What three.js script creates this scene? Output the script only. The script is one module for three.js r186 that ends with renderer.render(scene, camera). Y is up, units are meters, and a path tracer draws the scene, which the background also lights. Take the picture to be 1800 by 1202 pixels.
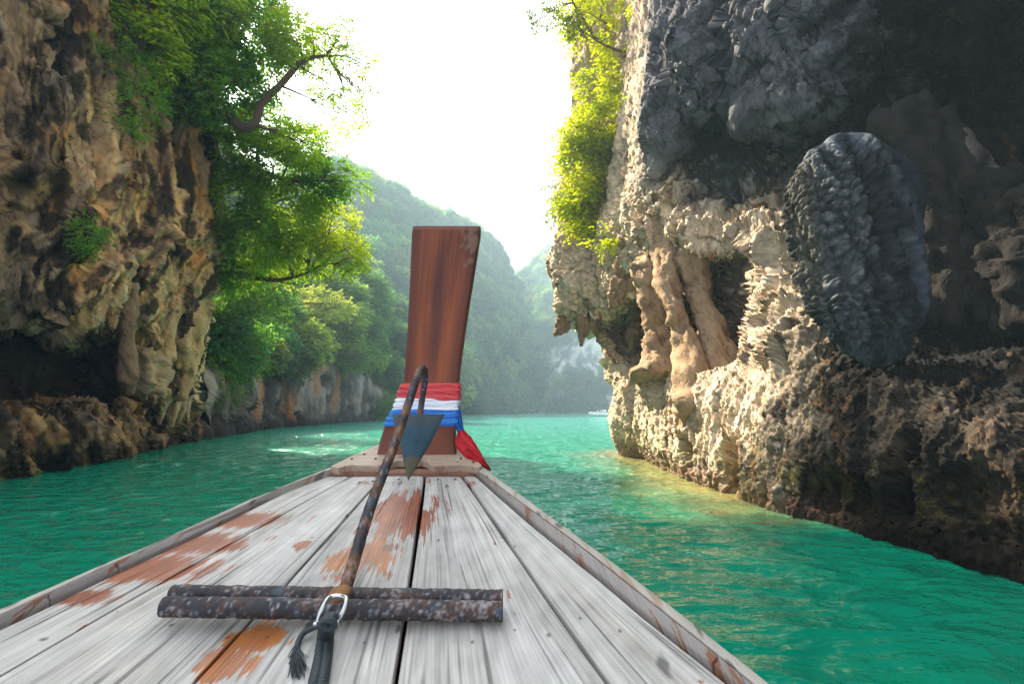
import * as THREE from 'three';
import { mergeGeometries } from 'three/addons/utils/BufferGeometryUtils.js';

// ------------------------------------------------------------------ camera, sky, sun, exposure
const V3 = THREE.Vector3, TAU = Math.PI * 2;
const H = 1.6, F = 900, CX = 900, CY = 601, PITCH = Math.atan(120 / 900), CP = Math.cos(PITCH), SP = Math.sin(PITCH);
const scene = new THREE.Scene();
const camera = new THREE.PerspectiveCamera(2 * Math.atan(601 / F) * 180 / Math.PI, 1024 / 683, 0.05, 2000);
camera.position.set(0, H, 0); camera.rotation.x = PITCH;
const renderer = new THREE.WebGLRenderer({ antialias: true });
renderer.toneMapping = THREE.LinearToneMapping;
renderer.toneMappingExposure = 6.0;
renderer.shadowMap.enabled = true;
const SUN_AZ = -38 * Math.PI / 180, SUN_EL = 38 * Math.PI / 180;         // azimuth measured from straight ahead, left negative
const sunDir = new V3(Math.sin(SUN_AZ) * Math.cos(SUN_EL), Math.sin(SUN_EL), -Math.cos(SUN_AZ) * Math.cos(SUN_EL));
const sun = new THREE.DirectionalLight(new THREE.Color(1.0, 0.86, 0.66), 5);
sun.position.copy(sunDir).multiplyScalar(150); sun.target.position.set(0, 0, -20);
sun.castShadow = true; sun.shadow.radius = 3;
Object.assign(sun.shadow.camera, { left: -80, right: 80, top: 80, bottom: -80, near: 1, far: 400 });
scene.add(sun, sun.target);
{ // a hazy, milky sky, brighter round the sun
  const W = 512, Hh = 256, data = new Float32Array(W * Hh * 4);
  for (let r = 0; r < Hh; r++) for (let c = 0; c < W; c++) {
    const up = ((r + 0.5) / Hh - 0.5) * Math.PI, az = ((c + 0.5) / W - 0.5) * TAU;
    const x = Math.cos(az) * Math.cos(up), y = Math.sin(up), z = Math.sin(az) * Math.cos(up);
    const cs = x * sunDir.x + y * sunDir.y + z * sunDir.z;
    const glow = 0.55 * Math.pow(Math.max(0, cs * 0.5 + 0.5), 4) + 2.6 * Math.pow(Math.max(0, cs), 7);
    const hor = Math.pow(1 - Math.abs(y), 3);
    const o = (r * W + c) * 4;
    data[o] = 0.165 + 0.045 * hor + glow * 0.41; data[o + 1] = 0.18 + 0.04 * hor + glow * 0.40; data[o + 2] = 0.205 + 0.03 * hor + glow * 0.38; data[o + 3] = 1;
  }
  const t = new THREE.DataTexture(data, W, Hh, THREE.RGBAFormat, THREE.FloatType);
  t.mapping = THREE.EquirectangularReflectionMapping; t.magFilter = THREE.LinearFilter; t.needsUpdate = true;
  scene.background = t; scene.environment = t;
}
scene.fog = new THREE.FogExp2(new THREE.Color(0.58, 0.84, 1.0), 0.0016);

// ------------------------------------------------------------------ helpers
function rng(seed) { let s = seed >>> 0; return () => { s = (s + 0x6d2b79f5) | 0; let t = Math.imul(s ^ (s >>> 15), 1 | s); t = (t + Math.imul(t ^ (t >>> 7), 61 | t)) ^ t; return ((t ^ (t >>> 14)) >>> 0) / 4294967296; }; }
const PERM = new Uint8Array(512); { const r = rng(77), p = [...Array(256).keys()]; for (let i = 255; i > 0; i--) { const j = Math.floor(r() * (i + 1)); [p[i], p[j]] = [p[j], p[i]]; } for (let i = 0; i < 512; i++) PERM[i] = p[i & 255]; }
const GX = new Float32Array(256), GY = new Float32Array(256), GZ = new Float32Array(256);
{ const r = rng(5); for (let i = 0; i < 256; i++) { const z = r() * 2 - 1, a = r() * TAU, q = Math.sqrt(1 - z * z); GX[i] = q * Math.cos(a) * 1.25; GY[i] = q * Math.sin(a) * 1.25; GZ[i] = z * 1.25; } }
function noise(x, y, z) {
  const fx = Math.floor(x), fy = Math.floor(y), fz = Math.floor(z), X = fx & 255, Y = fy & 255, Z = fz & 255; x -= fx; y -= fy; z -= fz;
  const u = x * x * x * (x * (x * 6 - 15) + 10), v = y * y * y * (y * (y * 6 - 15) + 10), w = z * z * z * (z * (z * 6 - 15) + 10);
  const A = PERM[X] + Y, B = PERM[X + 1] + Y, AA = PERM[A & 255] + Z, AB = PERM[(A + 1) & 255] + Z, BA = PERM[B & 255] + Z, BB = PERM[(B + 1) & 255] + Z;
  const g = (h, a, b, c) => { h = PERM[h & 255]; return GX[h] * a + GY[h] * b + GZ[h] * c; };
  const l = (t, a, b) => a + t * (b - a);
  return l(w, l(v, l(u, g(AA, x, y, z), g(BA, x - 1, y, z)), l(u, g(AB, x, y - 1, z), g(BB, x - 1, y - 1, z))),
    l(v, l(u, g(AA + 1, x, y, z - 1), g(BA + 1, x - 1, y, z - 1)), l(u, g(AB + 1, x, y - 1, z - 1), g(BB + 1, x - 1, y - 1, z - 1))));
}
function fbm(x, y, z, o = 4) { let a = 1, s = 0, n = 0; for (let i = 0; i < o; i++) { s += a * noise(x, y, z); n += a; a *= 0.5; x = x * 2.03 + 7.1; y = y * 2.03 + 3.7; z = z * 2.03 + 1.3; } return s / n; }
function ridge(x, y, z, o = 4) { let a = 1, s = 0, n = 0; for (let i = 0; i < o; i++) { s += a * (1 - 2 * Math.abs(noise(x, y, z))); n += a; a *= 0.5; x = x * 2.07 + 5.1; y = y * 2.07 + 1.7; z = z * 2.07 + 9.3; } return s / n; }
const clamp = (x, a = 0, b = 1) => x < a ? a : x > b ? b : x, lerp = (a, b, t) => a + (b - a) * t, sstep = (a, b, x) => { const t = clamp((x - a) / (b - a)); return t * t * (3 - 2 * t); };
const mix3 = (a, b, t) => [a[0] + (b[0] - a[0]) * t, a[1] + (b[1] - a[1]) * t, a[2] + (b[2] - a[2]) * t];
function worley(x, y, z) { // distance to nearest feature point and to the second
  const fx = Math.floor(x), fy = Math.floor(y), fz = Math.floor(z); let d1 = 9, d2 = 9;
  for (let k = -1; k <= 1; k++) for (let j = -1; j <= 1; j++) for (let i = -1; i <= 1; i++) {
    const X = fx + i, Y = fy + j, Z = fz + k, h = PERM[(PERM[(PERM[X & 255] + Y) & 255] + Z) & 255];
    const dx = X + PERM[h] / 255 - x, dy = Y + PERM[(h + 71) & 255] / 255 - y, dz = Z + PERM[(h + 139) & 255] / 255 - z, d = dx * dx + dy * dy + dz * dz;
    if (d < d1) { d2 = d1; d1 = d; } else if (d < d2) d2 = d;
  }
  return [Math.sqrt(d1), Math.sqrt(d2)];
}
// broken rock: every cell of a warped lattice is a tilted facet
function facet(x, y, z) {
  const fx = Math.floor(x), fy = Math.floor(y), fz = Math.floor(z); let d1 = 9, bx = 0, by = 0, bz = 0, bh = 0;
  for (let k = -1; k <= 1; k++) for (let j = -1; j <= 1; j++) for (let i = -1; i <= 1; i++) { const X = fx + i, Y = fy + j, Z = fz + k, h = PERM[(PERM[(PERM[X & 255] + Y) & 255] + Z) & 255]; const dx = x - X - PERM[h] / 255, dy = y - Y - PERM[(h + 71) & 255] / 255, dz = z - Z - PERM[(h + 139) & 255] / 255, d = dx * dx + dy * dy + dz * dz; if (d < d1) { d1 = d; bx = dx; by = dy; bz = dz; bh = h; } }
  return (GX[bh] * bx + GY[bh] * by + GZ[bh] * bz) * .75 + (PERM[bh] / 255 - .5) * .6;
}
// overlapping folds of flowstone: a fold swells, then breaks off at a sharp edge
function curtain(q) { const f = q - Math.floor(q); return f * f * (1 - sstep(.9, 1, f)); }
// a sight line of the photograph followed to the distance d ahead of the camera: used to survey where real points stand
function at(px, py, d) { const x = (px - CX) / F, y = (CY - py) / F, Y = y * CP + SP, Z = y * SP - CP, k = d / -Z; return new V3(x * k, H + Y * k, -d); }
const used = {};
function numbered(n) { const k = used[n] = (used[n] ?? -1) + 1; return k ? n + '_' + String(k).padStart(3, '0') : n; }
function tag(o, label, category, group, kind) { o.userData.label = label; if (category) o.userData.category = category; if (group) o.userData.group = group; if (kind) o.userData.kind = kind; return o; }
function thing(name, pos = [0, 0, 0]) { const g = new THREE.Group(); g.name = numbered(name); g.position.set(...pos); scene.add(g); return g; }
function mesh(name, geo, mat, parent) { const m = new THREE.Mesh(geo, mat); m.name = parent ? name : numbered(name); m.castShadow = m.receiveShadow = true; (parent ?? scene).add(m); return m; }
function geom(pos, idx, uv, col) { const g = new THREE.BufferGeometry(); g.setAttribute('position', new THREE.Float32BufferAttribute(pos, 3)); if (uv) g.setAttribute('uv', new THREE.Float32BufferAttribute(uv, 2)); if (col) g.setAttribute('color', new THREE.Float32BufferAttribute(col, 3)); g.setIndex(idx instanceof Uint32Array ? new THREE.BufferAttribute(idx, 1) : idx); return g; }
function gridIndex(nu, nv, closeU = false, flip = false) { const idx = new Uint32Array((closeU ? nu : nu - 1) * (nv - 1) * 6); let o = 0; for (let j = 0; j < nv - 1; j++) for (let i = 0; i < (closeU ? nu : nu - 1); i++) { const a = j * nu + i, b = j * nu + (i + 1) % nu, c = a + nu, d = b + nu; if (flip) idx.set([a, c, b, b, c, d], o); else idx.set([a, b, c, b, d, c], o); o += 6; } return idx; }
function offsetGeo(g, v) { g.translate(-v.x, -v.y, -v.z); return g; }
const cr = (a, b, c, d, t) => 0.5 * (2 * b + (c - a) * t + (2 * a - 5 * b + 4 * c - d) * t * t + (3 * b - a - 3 * c + d) * t * t * t);
// A sheet through a net of surveyed points (columns of rows), with sub[i] and subR[j] divisions between them.
function sheet(net, sub, subR) {
  const nc = net.length, nr = net[0].length, us = [], vs = [];
  for (let i = 0; i < nc - 1; i++) for (let k = 0; k < sub[i]; k++) us.push(i + k / sub[i]); us.push(nc - 1);
  for (let j = 0; j < nr - 1; j++) for (let k = 0; k < subR[j]; k++) vs.push(j + k / subR[j]); vs.push(nr - 1);
  const nu = us.length, nv = vs.length, pos = new Float32Array(nu * nv * 3), tmp = [[], [], [], []];
  for (let b = 0; b < nv; b++) {
    const j = Math.min(nr - 2, Math.floor(vs[b])), tv = vs[b] - j;
    const rowPts = net.map((col) => { const g = (q) => col[clamp(q, 0, nr - 1)]; const A = g(j - 1), B = g(j), C = g(j + 1), D = g(j + 2); return [cr(A.x, B.x, C.x, D.x, tv), cr(A.y, B.y, C.y, D.y, tv), cr(A.z, B.z, C.z, D.z, tv)]; });
    for (let a = 0; a < nu; a++) {
      const i = Math.min(nc - 2, Math.floor(us[a])), t = us[a] - i, g = (q) => rowPts[clamp(q, 0, nc - 1)], A = g(i - 1), B = g(i), C = g(i + 1), D = g(i + 2), o = (b * nu + a) * 3;
      for (let k = 0; k < 3; k++) pos[o + k] = cr(A[k], B[k], C[k], D[k], t);
    }
  }
  const uv = new Float32Array(nu * nv * 2);
  for (let b = 0; b < nv; b++) for (let a = 1, acc = 0; a < nu; a++) { const i = b * nu + a, o = i * 3; acc += Math.hypot(pos[o] - pos[o - 3], pos[o + 2] - pos[o - 1]); uv[i * 2] = acc; }
  for (let a = 0; a < nu; a++) for (let b = 1, acc = 0; b < nv; b++) { const i = b * nu + a, o = i * 3, q = o - nu * 3; acc += Math.hypot(pos[o] - pos[q], pos[o + 1] - pos[q + 1], pos[o + 2] - pos[q + 2]); uv[i * 2 + 1] = acc; }
  return { pos, nu, nv, us, vs, uv };
}
function sheetNormals(s, face) { // face(p) gives a direction that the outside looks towards
  const { pos, nu, nv } = s, nor = new Float32Array(pos.length);
  let sign = 0;
  for (let pass = 0; pass < 2; pass++) for (let b = 0; b < nv; b++) for (let a = 0; a < nu; a++) {
    if (pass === 0 && (a % 7 || b % 7)) continue;
    const l = (b * nu + Math.max(0, a - 1)) * 3, r = (b * nu + Math.min(nu - 1, a + 1)) * 3, d = (Math.max(0, b - 1) * nu + a) * 3, u = (Math.min(nv - 1, b + 1) * nu + a) * 3, o = (b * nu + a) * 3;
    const ax = pos[r] - pos[l], ay = pos[r + 1] - pos[l + 1], az = pos[r + 2] - pos[l + 2], bx = pos[u] - pos[d], by = pos[u + 1] - pos[d + 1], bz = pos[u + 2] - pos[d + 2];
    let x = ay * bz - az * by, y = az * bx - ax * bz, z = ax * by - ay * bx; const q = Math.hypot(x, y, z) || 1; x /= q; y /= q; z /= q;
    if (pass === 0) { const f = face(pos[o], pos[o + 1], pos[o + 2]); sign += x * f[0] + y * f[1] + z * f[2]; } else { const g = sign < 0 ? -1 : 1; nor[o] = x * g; nor[o + 1] = y * g; nor[o + 2] = z * g; }
  }
  s.flip = sign < 0; s.nor = nor; return nor;
}
function displace(s, face, fn) { const n = sheetNormals(s, face), { pos, nu } = s; for (let i = 0; i < pos.length; i += 3) { const v = fn(pos[i], pos[i + 1], pos[i + 2], n[i], n[i + 1], n[i + 2], s.us[(i / 3) % nu], s.vs[Math.floor(i / 3 / nu)]); pos[i] += n[i] * v; pos[i + 1] += n[i + 1] * v; pos[i + 2] += n[i + 2] * v; } }
function carves(list) { // capsules pushed into (depth > 0) or out of a surface
  return (x, y, z) => { let s = 0; for (const c of list) { const abx = c.b.x - c.a.x, aby = c.b.y - c.a.y, abz = c.b.z - c.a.z, L = abx * abx + aby * aby + abz * abz || 1e-9, t = clamp(((x - c.a.x) * abx + (y - c.a.y) * aby + (z - c.a.z) * abz) / L), d = Math.hypot(x - c.a.x - abx * t, y - c.a.y - aby * t, z - c.a.z - abz * t) / c.r; if (d < 1) s -= c.depth * sstep(0, c.soft ?? 0.7, 1 - d); } return s; };
}
function sheetGeo(s, face, colorFn, uvScale = 1) {
  const n = sheetNormals(s, face), { pos, nu, nv } = s, col = new Float32Array(pos.length), uv = new Float32Array(pos.length / 3 * 2);
  for (let i = 0; i < uv.length; i++) uv[i] = s.uv[i] * uvScale;
  for (let i = 0; i < pos.length; i += 3) { const c = colorFn(pos[i], pos[i + 1], pos[i + 2], n[i], n[i + 1], n[i + 2], s.us[(i / 3) % nu], s.vs[Math.floor(i / 3 / nu)]); col[i] = c[0]; col[i + 1] = c[1]; col[i + 2] = c[2]; }
  const g = geom(pos, gridIndex(nu, nv, false, s.flip), uv, col); g.setAttribute('normal', new THREE.BufferAttribute(n, 3)); return g;
}
function dataTex(W, Hh, fn, srgb = false) { // fn(i, j, out) writes 4 linear bytes
  const d = new Uint8Array(W * Hh * 4), o = [0, 0, 0, 255];
  for (let j = 0; j < Hh; j++) for (let i = 0; i < W; i++) { o[3] = 255; fn(i, j, o); const k = (j * W + i) * 4; d[k] = clamp(o[0], 0, 255); d[k + 1] = clamp(o[1], 0, 255); d[k + 2] = clamp(o[2], 0, 255); d[k + 3] = o[3]; }
  const t = new THREE.DataTexture(d, W, Hh, THREE.RGBAFormat); t.wrapS = t.wrapT = THREE.RepeatWrapping; t.magFilter = THREE.LinearFilter; t.minFilter = THREE.LinearMipmapLinearFilter; t.generateMipmaps = true; if (srgb) t.colorSpace = THREE.SRGBColorSpace; t.needsUpdate = true; return t;
}
const toS = (l) => 255 * (l <= 0.0031308 ? 12.92 * l : 1.055 * Math.pow(Math.max(l, 0), 1 / 2.4) - 0.055);
// noise that repeats over the unit square, freq whole numbers
function tnoise(u, v, fu, fv, seed) { const x = u * fu, y = v * fv, x0 = Math.floor(x), y0 = Math.floor(y), a = x - x0, b = y - y0; const g = (i, j, p, q) => { const h = PERM[(PERM[((i % fu + fu) % fu + seed) & 255] + ((j % fv + fv) % fv)) & 255]; return GX[h] * p + GY[h] * q; }; const s = a * a * (3 - 2 * a), t = b * b * (3 - 2 * b); return lerp(lerp(g(x0, y0, a, b), g(x0 + 1, y0, a - 1, b), s), lerp(g(x0, y0 + 1, a, b - 1), g(x0 + 1, y0 + 1, a - 1, b - 1), s), t); }
// a lofted body: stations of {c, x, y} (centre, half width vector, half height vector), superellipse cross-section
function loft(st, n = 16, pw = 0.5, wob, caps = true) {
  const pos = [], uv = [], nv = st.length; let acc = 0;
  for (let j = 0; j < nv; j++) { const s = st[j]; if (j) acc += s.c.distanceTo(st[j - 1].c); for (let i = 0; i < n; i++) { const a = i / n * TAU, ca = Math.cos(a), sa = Math.sin(a), x = Math.sign(ca) * Math.pow(Math.abs(ca), pw), y = Math.sign(sa) * Math.pow(Math.abs(sa), pw); const p = new V3().copy(s.c).addScaledVector(s.x, x).addScaledVector(s.y, y); if (wob) wob(p, a, j / (nv - 1)); pos.push(p.x, p.y, p.z); uv.push(i / n, acc); } }
  const idx = [...gridIndex(n, nv, true)];
  if (caps) for (const [j, f] of [[0, 0], [nv - 1, 1]]) { const c = pos.length / 3; pos.push(...st[j].c.toArray()); uv.push(0.5, j ? acc : 0); for (let i = 0; i < n; i++) { const a = j * n + i, b = j * n + (i + 1) % n; f ? idx.push(c, a, b) : idx.push(c, b, a); } }
  const g = geom(pos, idx, uv); g.computeVertexNormals(); return g;
}
function curvePts(pts, n) { const c = new THREE.CatmullRomCurve3(pts, false, 'centripetal'); return Array.from({ length: n + 1 }, (_, i) => c.getPoint(i / n)); }
// a round bar along points, radius function of t, roughened by noise
function bar(pts, rad, n = 10, rough = 0, freq = 20, caps = true) {
  const st = [], up = new V3(0, 1, 0); let prev = null;
  for (let i = 0; i < pts.length; i++) { const t = new V3().subVectors(pts[Math.min(i + 1, pts.length - 1)], pts[Math.max(i - 1, 0)]).normalize(); let x = prev ? prev.clone().addScaledVector(t, -prev.dot(t)) : new V3().crossVectors(Math.abs(t.y) > 0.9 ? new V3(1, 0, 0) : up, t); x.normalize(); prev = x.clone(); const y = new V3().crossVectors(t, x), r = typeof rad === 'function' ? rad(i / (pts.length - 1)) : rad; st.push({ c: pts[i], x: x.multiplyScalar(r), y: y.multiplyScalar(r) }); }
  return loft(st, n, 1, rough ? (p, a, t) => { const i = Math.round(t * (pts.length - 1)), c = pts[i], k = 1 + rough * fbm(p.x * freq, p.y * freq, p.z * freq, 3); p.sub(c).multiplyScalar(k).add(c); } : null, caps);
}
function paint(g, fn) { const p = g.attributes.position, n = g.attributes.normal, c = new Float32Array(p.count * 3); for (let i = 0; i < p.count; i++) { const k = fn(p.getX(i), p.getY(i), p.getZ(i), n?.getX(i), n?.getY(i), n?.getZ(i)); c.set(k, i * 3); } g.setAttribute('color', new THREE.BufferAttribute(c, 3)); return g; }

// ------------------------------------------------------------------ materials
const rockBump = dataTex(1024, 1024, (i, j, o) => { const u = i / 1024, v = j / 1024; let h = 0.5; for (const [f, a, s] of [[8, .22, 3], [19, .16, 9], [41, .12, 5], [90, .09, 17], [190, .06, 23]]) h += a * tnoise(u, v, f, Math.round(f * .7), s); const p = tnoise(u, v, 34, 22, 40) + 0.6 * tnoise(u, v, 71, 50, 61); h -= 0.5 * sstep(0.22, 0.55, p); o[0] = o[1] = o[2] = 255 * h; });
const rockMat = new THREE.MeshPhysicalMaterial({ vertexColors: true, roughness: 0.92, specularIntensity: .2, bumpMap: rockBump, bumpScale: 0.055 });
const rockMatFar = new THREE.MeshPhysicalMaterial({ vertexColors: true, roughness: 0.9, specularIntensity: .35 });
const leafMat = new THREE.MeshPhysicalMaterial({ vertexColors: true, roughness: 0.95, transmission: 0.5, thickness: 0, side: THREE.DoubleSide, specularIntensity: 0.25 });
const barkMat = new THREE.MeshStandardMaterial({ color: new THREE.Color(0.085, 0.06, 0.045), roughness: 0.95 });
const groundMat = new THREE.MeshPhysicalMaterial({ vertexColors: true, roughness: 1, specularIntensity: .1 });

// ------------------------------------------------------------------ water
const RW = [[1087, 20], [1130, 16.9], [1210, 12.3], [1300, 9.95], [1390, 8.2], [1500, 7], [1640, 6], [1820, 5.07], [2100, 4.25]].map(([px, d]) => [(px - CX) / F * d, d]);
const rightShore = (d) => { if (d >= RW[0][1]) return RW[0][0] + (d - RW[0][1]) * 1.2; for (let i = 1; i < RW.length; i++) if (d >= RW[i][1]) return lerp(RW[i][0], RW[i - 1][0], (d - RW[i][1]) / (RW[i - 1][1] - RW[i][1])); return RW[8][0]; };
{
  const NA = 560, NR = 590, pos = [], col = [], uv = [];
  for (let j = 0; j < NR; j++) { const r = 0.6 * Math.pow(800, j / (NR - 1)); for (let i = 0; i < NA; i++) {
    const a = lerp(-1.15, 1.15, i / (NA - 1)), x = Math.sin(a) * r, d = Math.cos(a) * r;
    const amp = clamp(1.1 - r / 250), fine = clamp(1 - r / 40), mid = clamp(1 - r / 120);
    // a swell coming towards us, broken ripples on it
    const wx = x + 0.8 * noise(x * .2, d * .2, 4), wd = d + 0.8 * noise(x * .2, d * .2, 9);
    let y = 0.045 * amp * noise(wx * .35, wd * .8, 1.5) + 0.032 * mid * (1 - 2 * Math.abs(noise(wx * .9 + 3, wd * 2.1, 2.5))) + 0.015 * fine * (1 - 2 * Math.abs(noise(wx * 2.4, wd * 4.6 + 9, 3.5))) + 0.006 * fine * noise(wx * 7, wd * 12, 7.5);
    y -= 0.02;
    pos.push(x, y, -d); uv.push((x + .35 * noise(x * .15, d * .15, 40)) / 5, (d + .35 * noise(x * .15, d * .15, 50)) / 5);
    const sh = rightShore(d) - x, dd = d > 7 && d < 40 ? 1 : 0;
    let t = dd * sstep(2.6, 0.15, sh + 0.9 * fbm(x * .8, d * .5, 3, 3)) * sstep(6.5, 9.5, d);
    const patch = dd * 0.3 * sstep(4.2, 1.2, sh + 0.6 * noise(x * 1.2, d * .8, 8)) * sstep(0.05, 0.4, noise(x * 1.7 + 5, d * 3.1, 12));
    const deep = [0.0010, 0.205, 0.122], sand = [0.22, 0.19, 0.065], far = [0.02, 0.28, 0.215];
    let c = mix3(deep, far, sstep(15, 70, d)); c = mix3(c, sand, clamp(t * 0.85 + patch)); const m = 1 + 0.16 * fbm(x * .25, d * .25, 11, 3);
    col.push(c[0] * m, c[1] * m, c[2] * m);
  } }
  const g = geom(pos, gridIndex(NA, NR), uv, col); g.computeVertexNormals();
  const N = 1024, hh = new Float32Array(N * N); for (let j = 0; j < N; j++) for (let i = 0; i < N; i++) { const u = i / N, v = j / N, w = .02 * tnoise(u, v, 4, 6, 50); let h = 0; for (const [fx, fy, a, q, rg] of [[5, 9, .055, 1, 1], [11, 21, .030, 8, 1], [23, 41, .013, 15, 0], [47, 83, .006, 22, 1], [101, 170, .0025, 5, 0]]) { const n = tnoise(u + w, v + w, fx, fy, q); h += a * (rg ? 1 - 2.4 * Math.abs(n) : 1.6 * n); } hh[j * N + i] = h; }
  const TILE = 5, nrm = dataTex(N, N, (i, j, o) => { const k = 1.0 * N / TILE / 2, dx = (hh[j * N + (i + 1) % N] - hh[j * N + (i + N - 1) % N]) * k, dy = (hh[((j + 1) % N) * N + i] - hh[((j + N - 1) % N) * N + i]) * k, q = 1 / Math.hypot(dx, dy, 1); o[0] = 127.5 - 127.5 * dx * q; o[1] = 127.5 - 127.5 * dy * q; o[2] = 127.5 + 127.5 * q; });
  // ripples steepen with distance from the calm lee of the boat: three strengths, mixed along ragged borders
  const m = [.75, 1.3, 2.0].map((k) => new THREE.MeshPhysicalMaterial({ vertexColors: true, roughness: 0.05, ior: 1.333, normalMap: nrm, normalScale: new THREE.Vector2(k, k) }));
  { const R = rng(3), idx = g.index.array, sort = [[], [], []]; for (let t = 0; t < idx.length; t += 3) { const a = idx[t] * 3, x = pos[a], d = -pos[a + 2], q = d + 4 * noise(x * .3, d * .3, 6) + (R() - .5) * (3 + d * .35) - (x > 1.5 ? 3.5 * (x - 1.5) / (1 + d * .15) : 0); sort[q < 7 ? 0 : q < 13 ? 1 : 2].push(idx[t], idx[t + 1], idx[t + 2]); } g.setIndex(new THREE.BufferAttribute(new Uint32Array([].concat(...sort)), 1)); let at0 = 0; sort.forEach((q, i) => { g.addGroup(at0, q.length, i); at0 += q.length; }); }
  tag(mesh('water', g, m), 'emerald green sea water filling the channel between the cliffs', 'water', null, 'structure');
}

// ------------------------------------------------------------------ right cliff
const P = (a) => at(a[0], a[1], a[2]);
const toCam = (x, y, z) => [-x, H + 1 - y, -z];
function stain(x, y, z, f = 1) { return fbm(x * 1.1 * f, y * 0.22 * f, z * 1.1 * f, 4); }
const cliffR = thing('cliff');
{
  const net = [
    // far hidden back of the headland
    [[1330, 820, 28], [1330, 772, 28], [1330, 730, 28], [1330, 690, 28], [1330, 640, 28], [1330, 600, 28], [1330, 550, 28], [1330, 490, 28], [1330, 420, 28], [1330, 330, 28], [1330, 180, 28], [1330, 0, 28], [1330, -300, 28], [1330, -900, 29]],
    [[1130, 815, 20.5], [1112, 793, 20], [1096, 742, 20], [1098, 692, 20.1], [1086, 636, 20.6], [1066, 588, 20.6], [1012, 556, 20.2], [1000, 480, 20.2], [1006, 412, 20.4], [1014, 330, 20.6], [1030, 180, 21], [1032, 0, 21.5], [1045, -300, 22.3], [1100, -900, 25]],
    [[1152, 840, 17.5], [1142, 806, 16.9], [1126, 738, 16.6], [1138, 672, 17], [1116, 620, 20.4], [1088, 556, 20.4], [1066, 536, 18.4], [1060, 475, 18], [1062, 410, 18], [1075, 320, 18.3], [1085, 180, 18.6], [1095, 0, 19], [1105, -300, 20], [1150, -900, 23]],
    [[1220, 890, 12.8], [1210, 838, 12.3], [1192, 755, 12.7], [1185, 668, 13.4], [1196, 605, 16.6], [1184, 505, 17], [1160, 448, 14.6], [1142, 392, 14.1], [1150, 312, 13.6], [1150, 280, 13.3], [1150, 150, 13.3], [1152, 0, 13.5], [1160, -300, 14.2], [1180, -900, 16]],
    [[1310, 940, 10.4], [1300, 866, 9.95], [1288, 765, 10.3], [1290, 668, 10.9], [1272, 590, 15.2], [1268, 470, 16], [1262, 425, 12.2], [1262, 340, 12.8], [1248, 228, 14], [1238, 168, 11.6], [1238, 80, 11.6], [1242, 0, 11.8], [1250, -300, 12.4], [1260, -900, 14]],
    [[1400, 990, 8.6], [1390, 897, 8.2], [1384, 790, 8.5], [1385, 690, 8.9], [1380, 600, 9.3], [1375, 490, 9.9], [1370, 415, 10.2], [1370, 330, 11.8], [1365, 235, 12.4], [1360, 185, 10.3], [1358, 80, 10.2], [1360, 0, 10.4], [1370, -300, 10.8], [1380, -900, 12]],
    [[1510, 1040, 7.3], [1500, 927, 7], [1498, 820, 7.1], [1500, 722, 7.4], [1505, 645, 8.0], [1512, 530, 9.6], [1512, 425, 10], [1505, 330, 10.4], [1500, 235, 11], [1490, 172, 9.5], [1480, 80, 9.2], [1475, 0, 9.2], [1475, -300, 9.2], [1480, -900, 10]],
    [[1650, 1100, 6.3], [1640, 962, 6], [1638, 850, 6.0], [1640, 742, 6.2], [1648, 665, 6.7], [1665, 600, 8.8], [1665, 480, 9.4], [1655, 350, 9.8], [1640, 230, 10.2], [1625, 120, 9.9], [1612, 50, 9.2], [1600, 0, 8.6], [1580, -300, 7.6], [1560, -900, 7.5]],
    [[1830, 1180, 5.3], [1820, 1005, 5.07], [1818, 900, 5.05], [1820, 782, 5.2], [1825, 695, 5.6], [1845, 620, 7.4], [1845, 500, 7.9], [1845, 350, 8.2], [1840, 200, 8.4], [1840, 100, 8.2], [1830, 0, 7.5], [1800, -120, 6.5], [1750, -500, 5.6], [1700, -1100, 5.2]],
    [[2110, 1250, 4.5], [2100, 1060, 4.25], [2100, 940, 4.25], [2100, 810, 4.4], [2100, 705, 4.8], [2125, 610, 6.2], [2125, 480, 6.7], [2125, 320, 6.9], [2120, 150, 6.9], [2110, 0, 6.5], [2090, -150, 5.9], [2050, -320, 5.0], [1980, -750, 4.3], [1900, -1500, 3.8]],
    [[3000, 1600, 2.4], [3000, 1340, 2.35], [3000, 1130, 2.4], [3000, 900, 2.5], [3000, 700, 2.8], [3000, 560, 3.2], [3000, 380, 3.3], [3000, 180, 3.4], [3000, -50, 3.4], [2980, -250, 3.2], [2950, -450, 3], [2900, -700, 2.7], [2750, -1400, 2.2], [2600, -2500, 1.8]],
  ].map((c) => c.map(P));
  net.push([[6.5, -1, 3], [6.2, 0, 3], [6.1, .6, 3], [6.2, 1.4, 3], [6.6, 2, 3], [7.5, 2.6, 3], [7.8, 3.6, 3], [7.8, 4.6, 3], [7.6, 5.6, 3], [7.3, 6.4, 3], [6.8, 7.2, 3], [6.2, 8, 3], [5.6, 10, 3], [5, 14, 3]].map((p) => new V3(...p)));
  const s = sheet(net, [12, 60, 84, 104, 80, 70, 66, 60, 46, 14, 8], [6, 52, 48, 44, 44, 40, 40, 44, 32, 44, 44, 30, 26]);
  const hole = (a, b, r, depth, soft) => ({ a: P(a), b: P(b), r, depth, soft });
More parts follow.
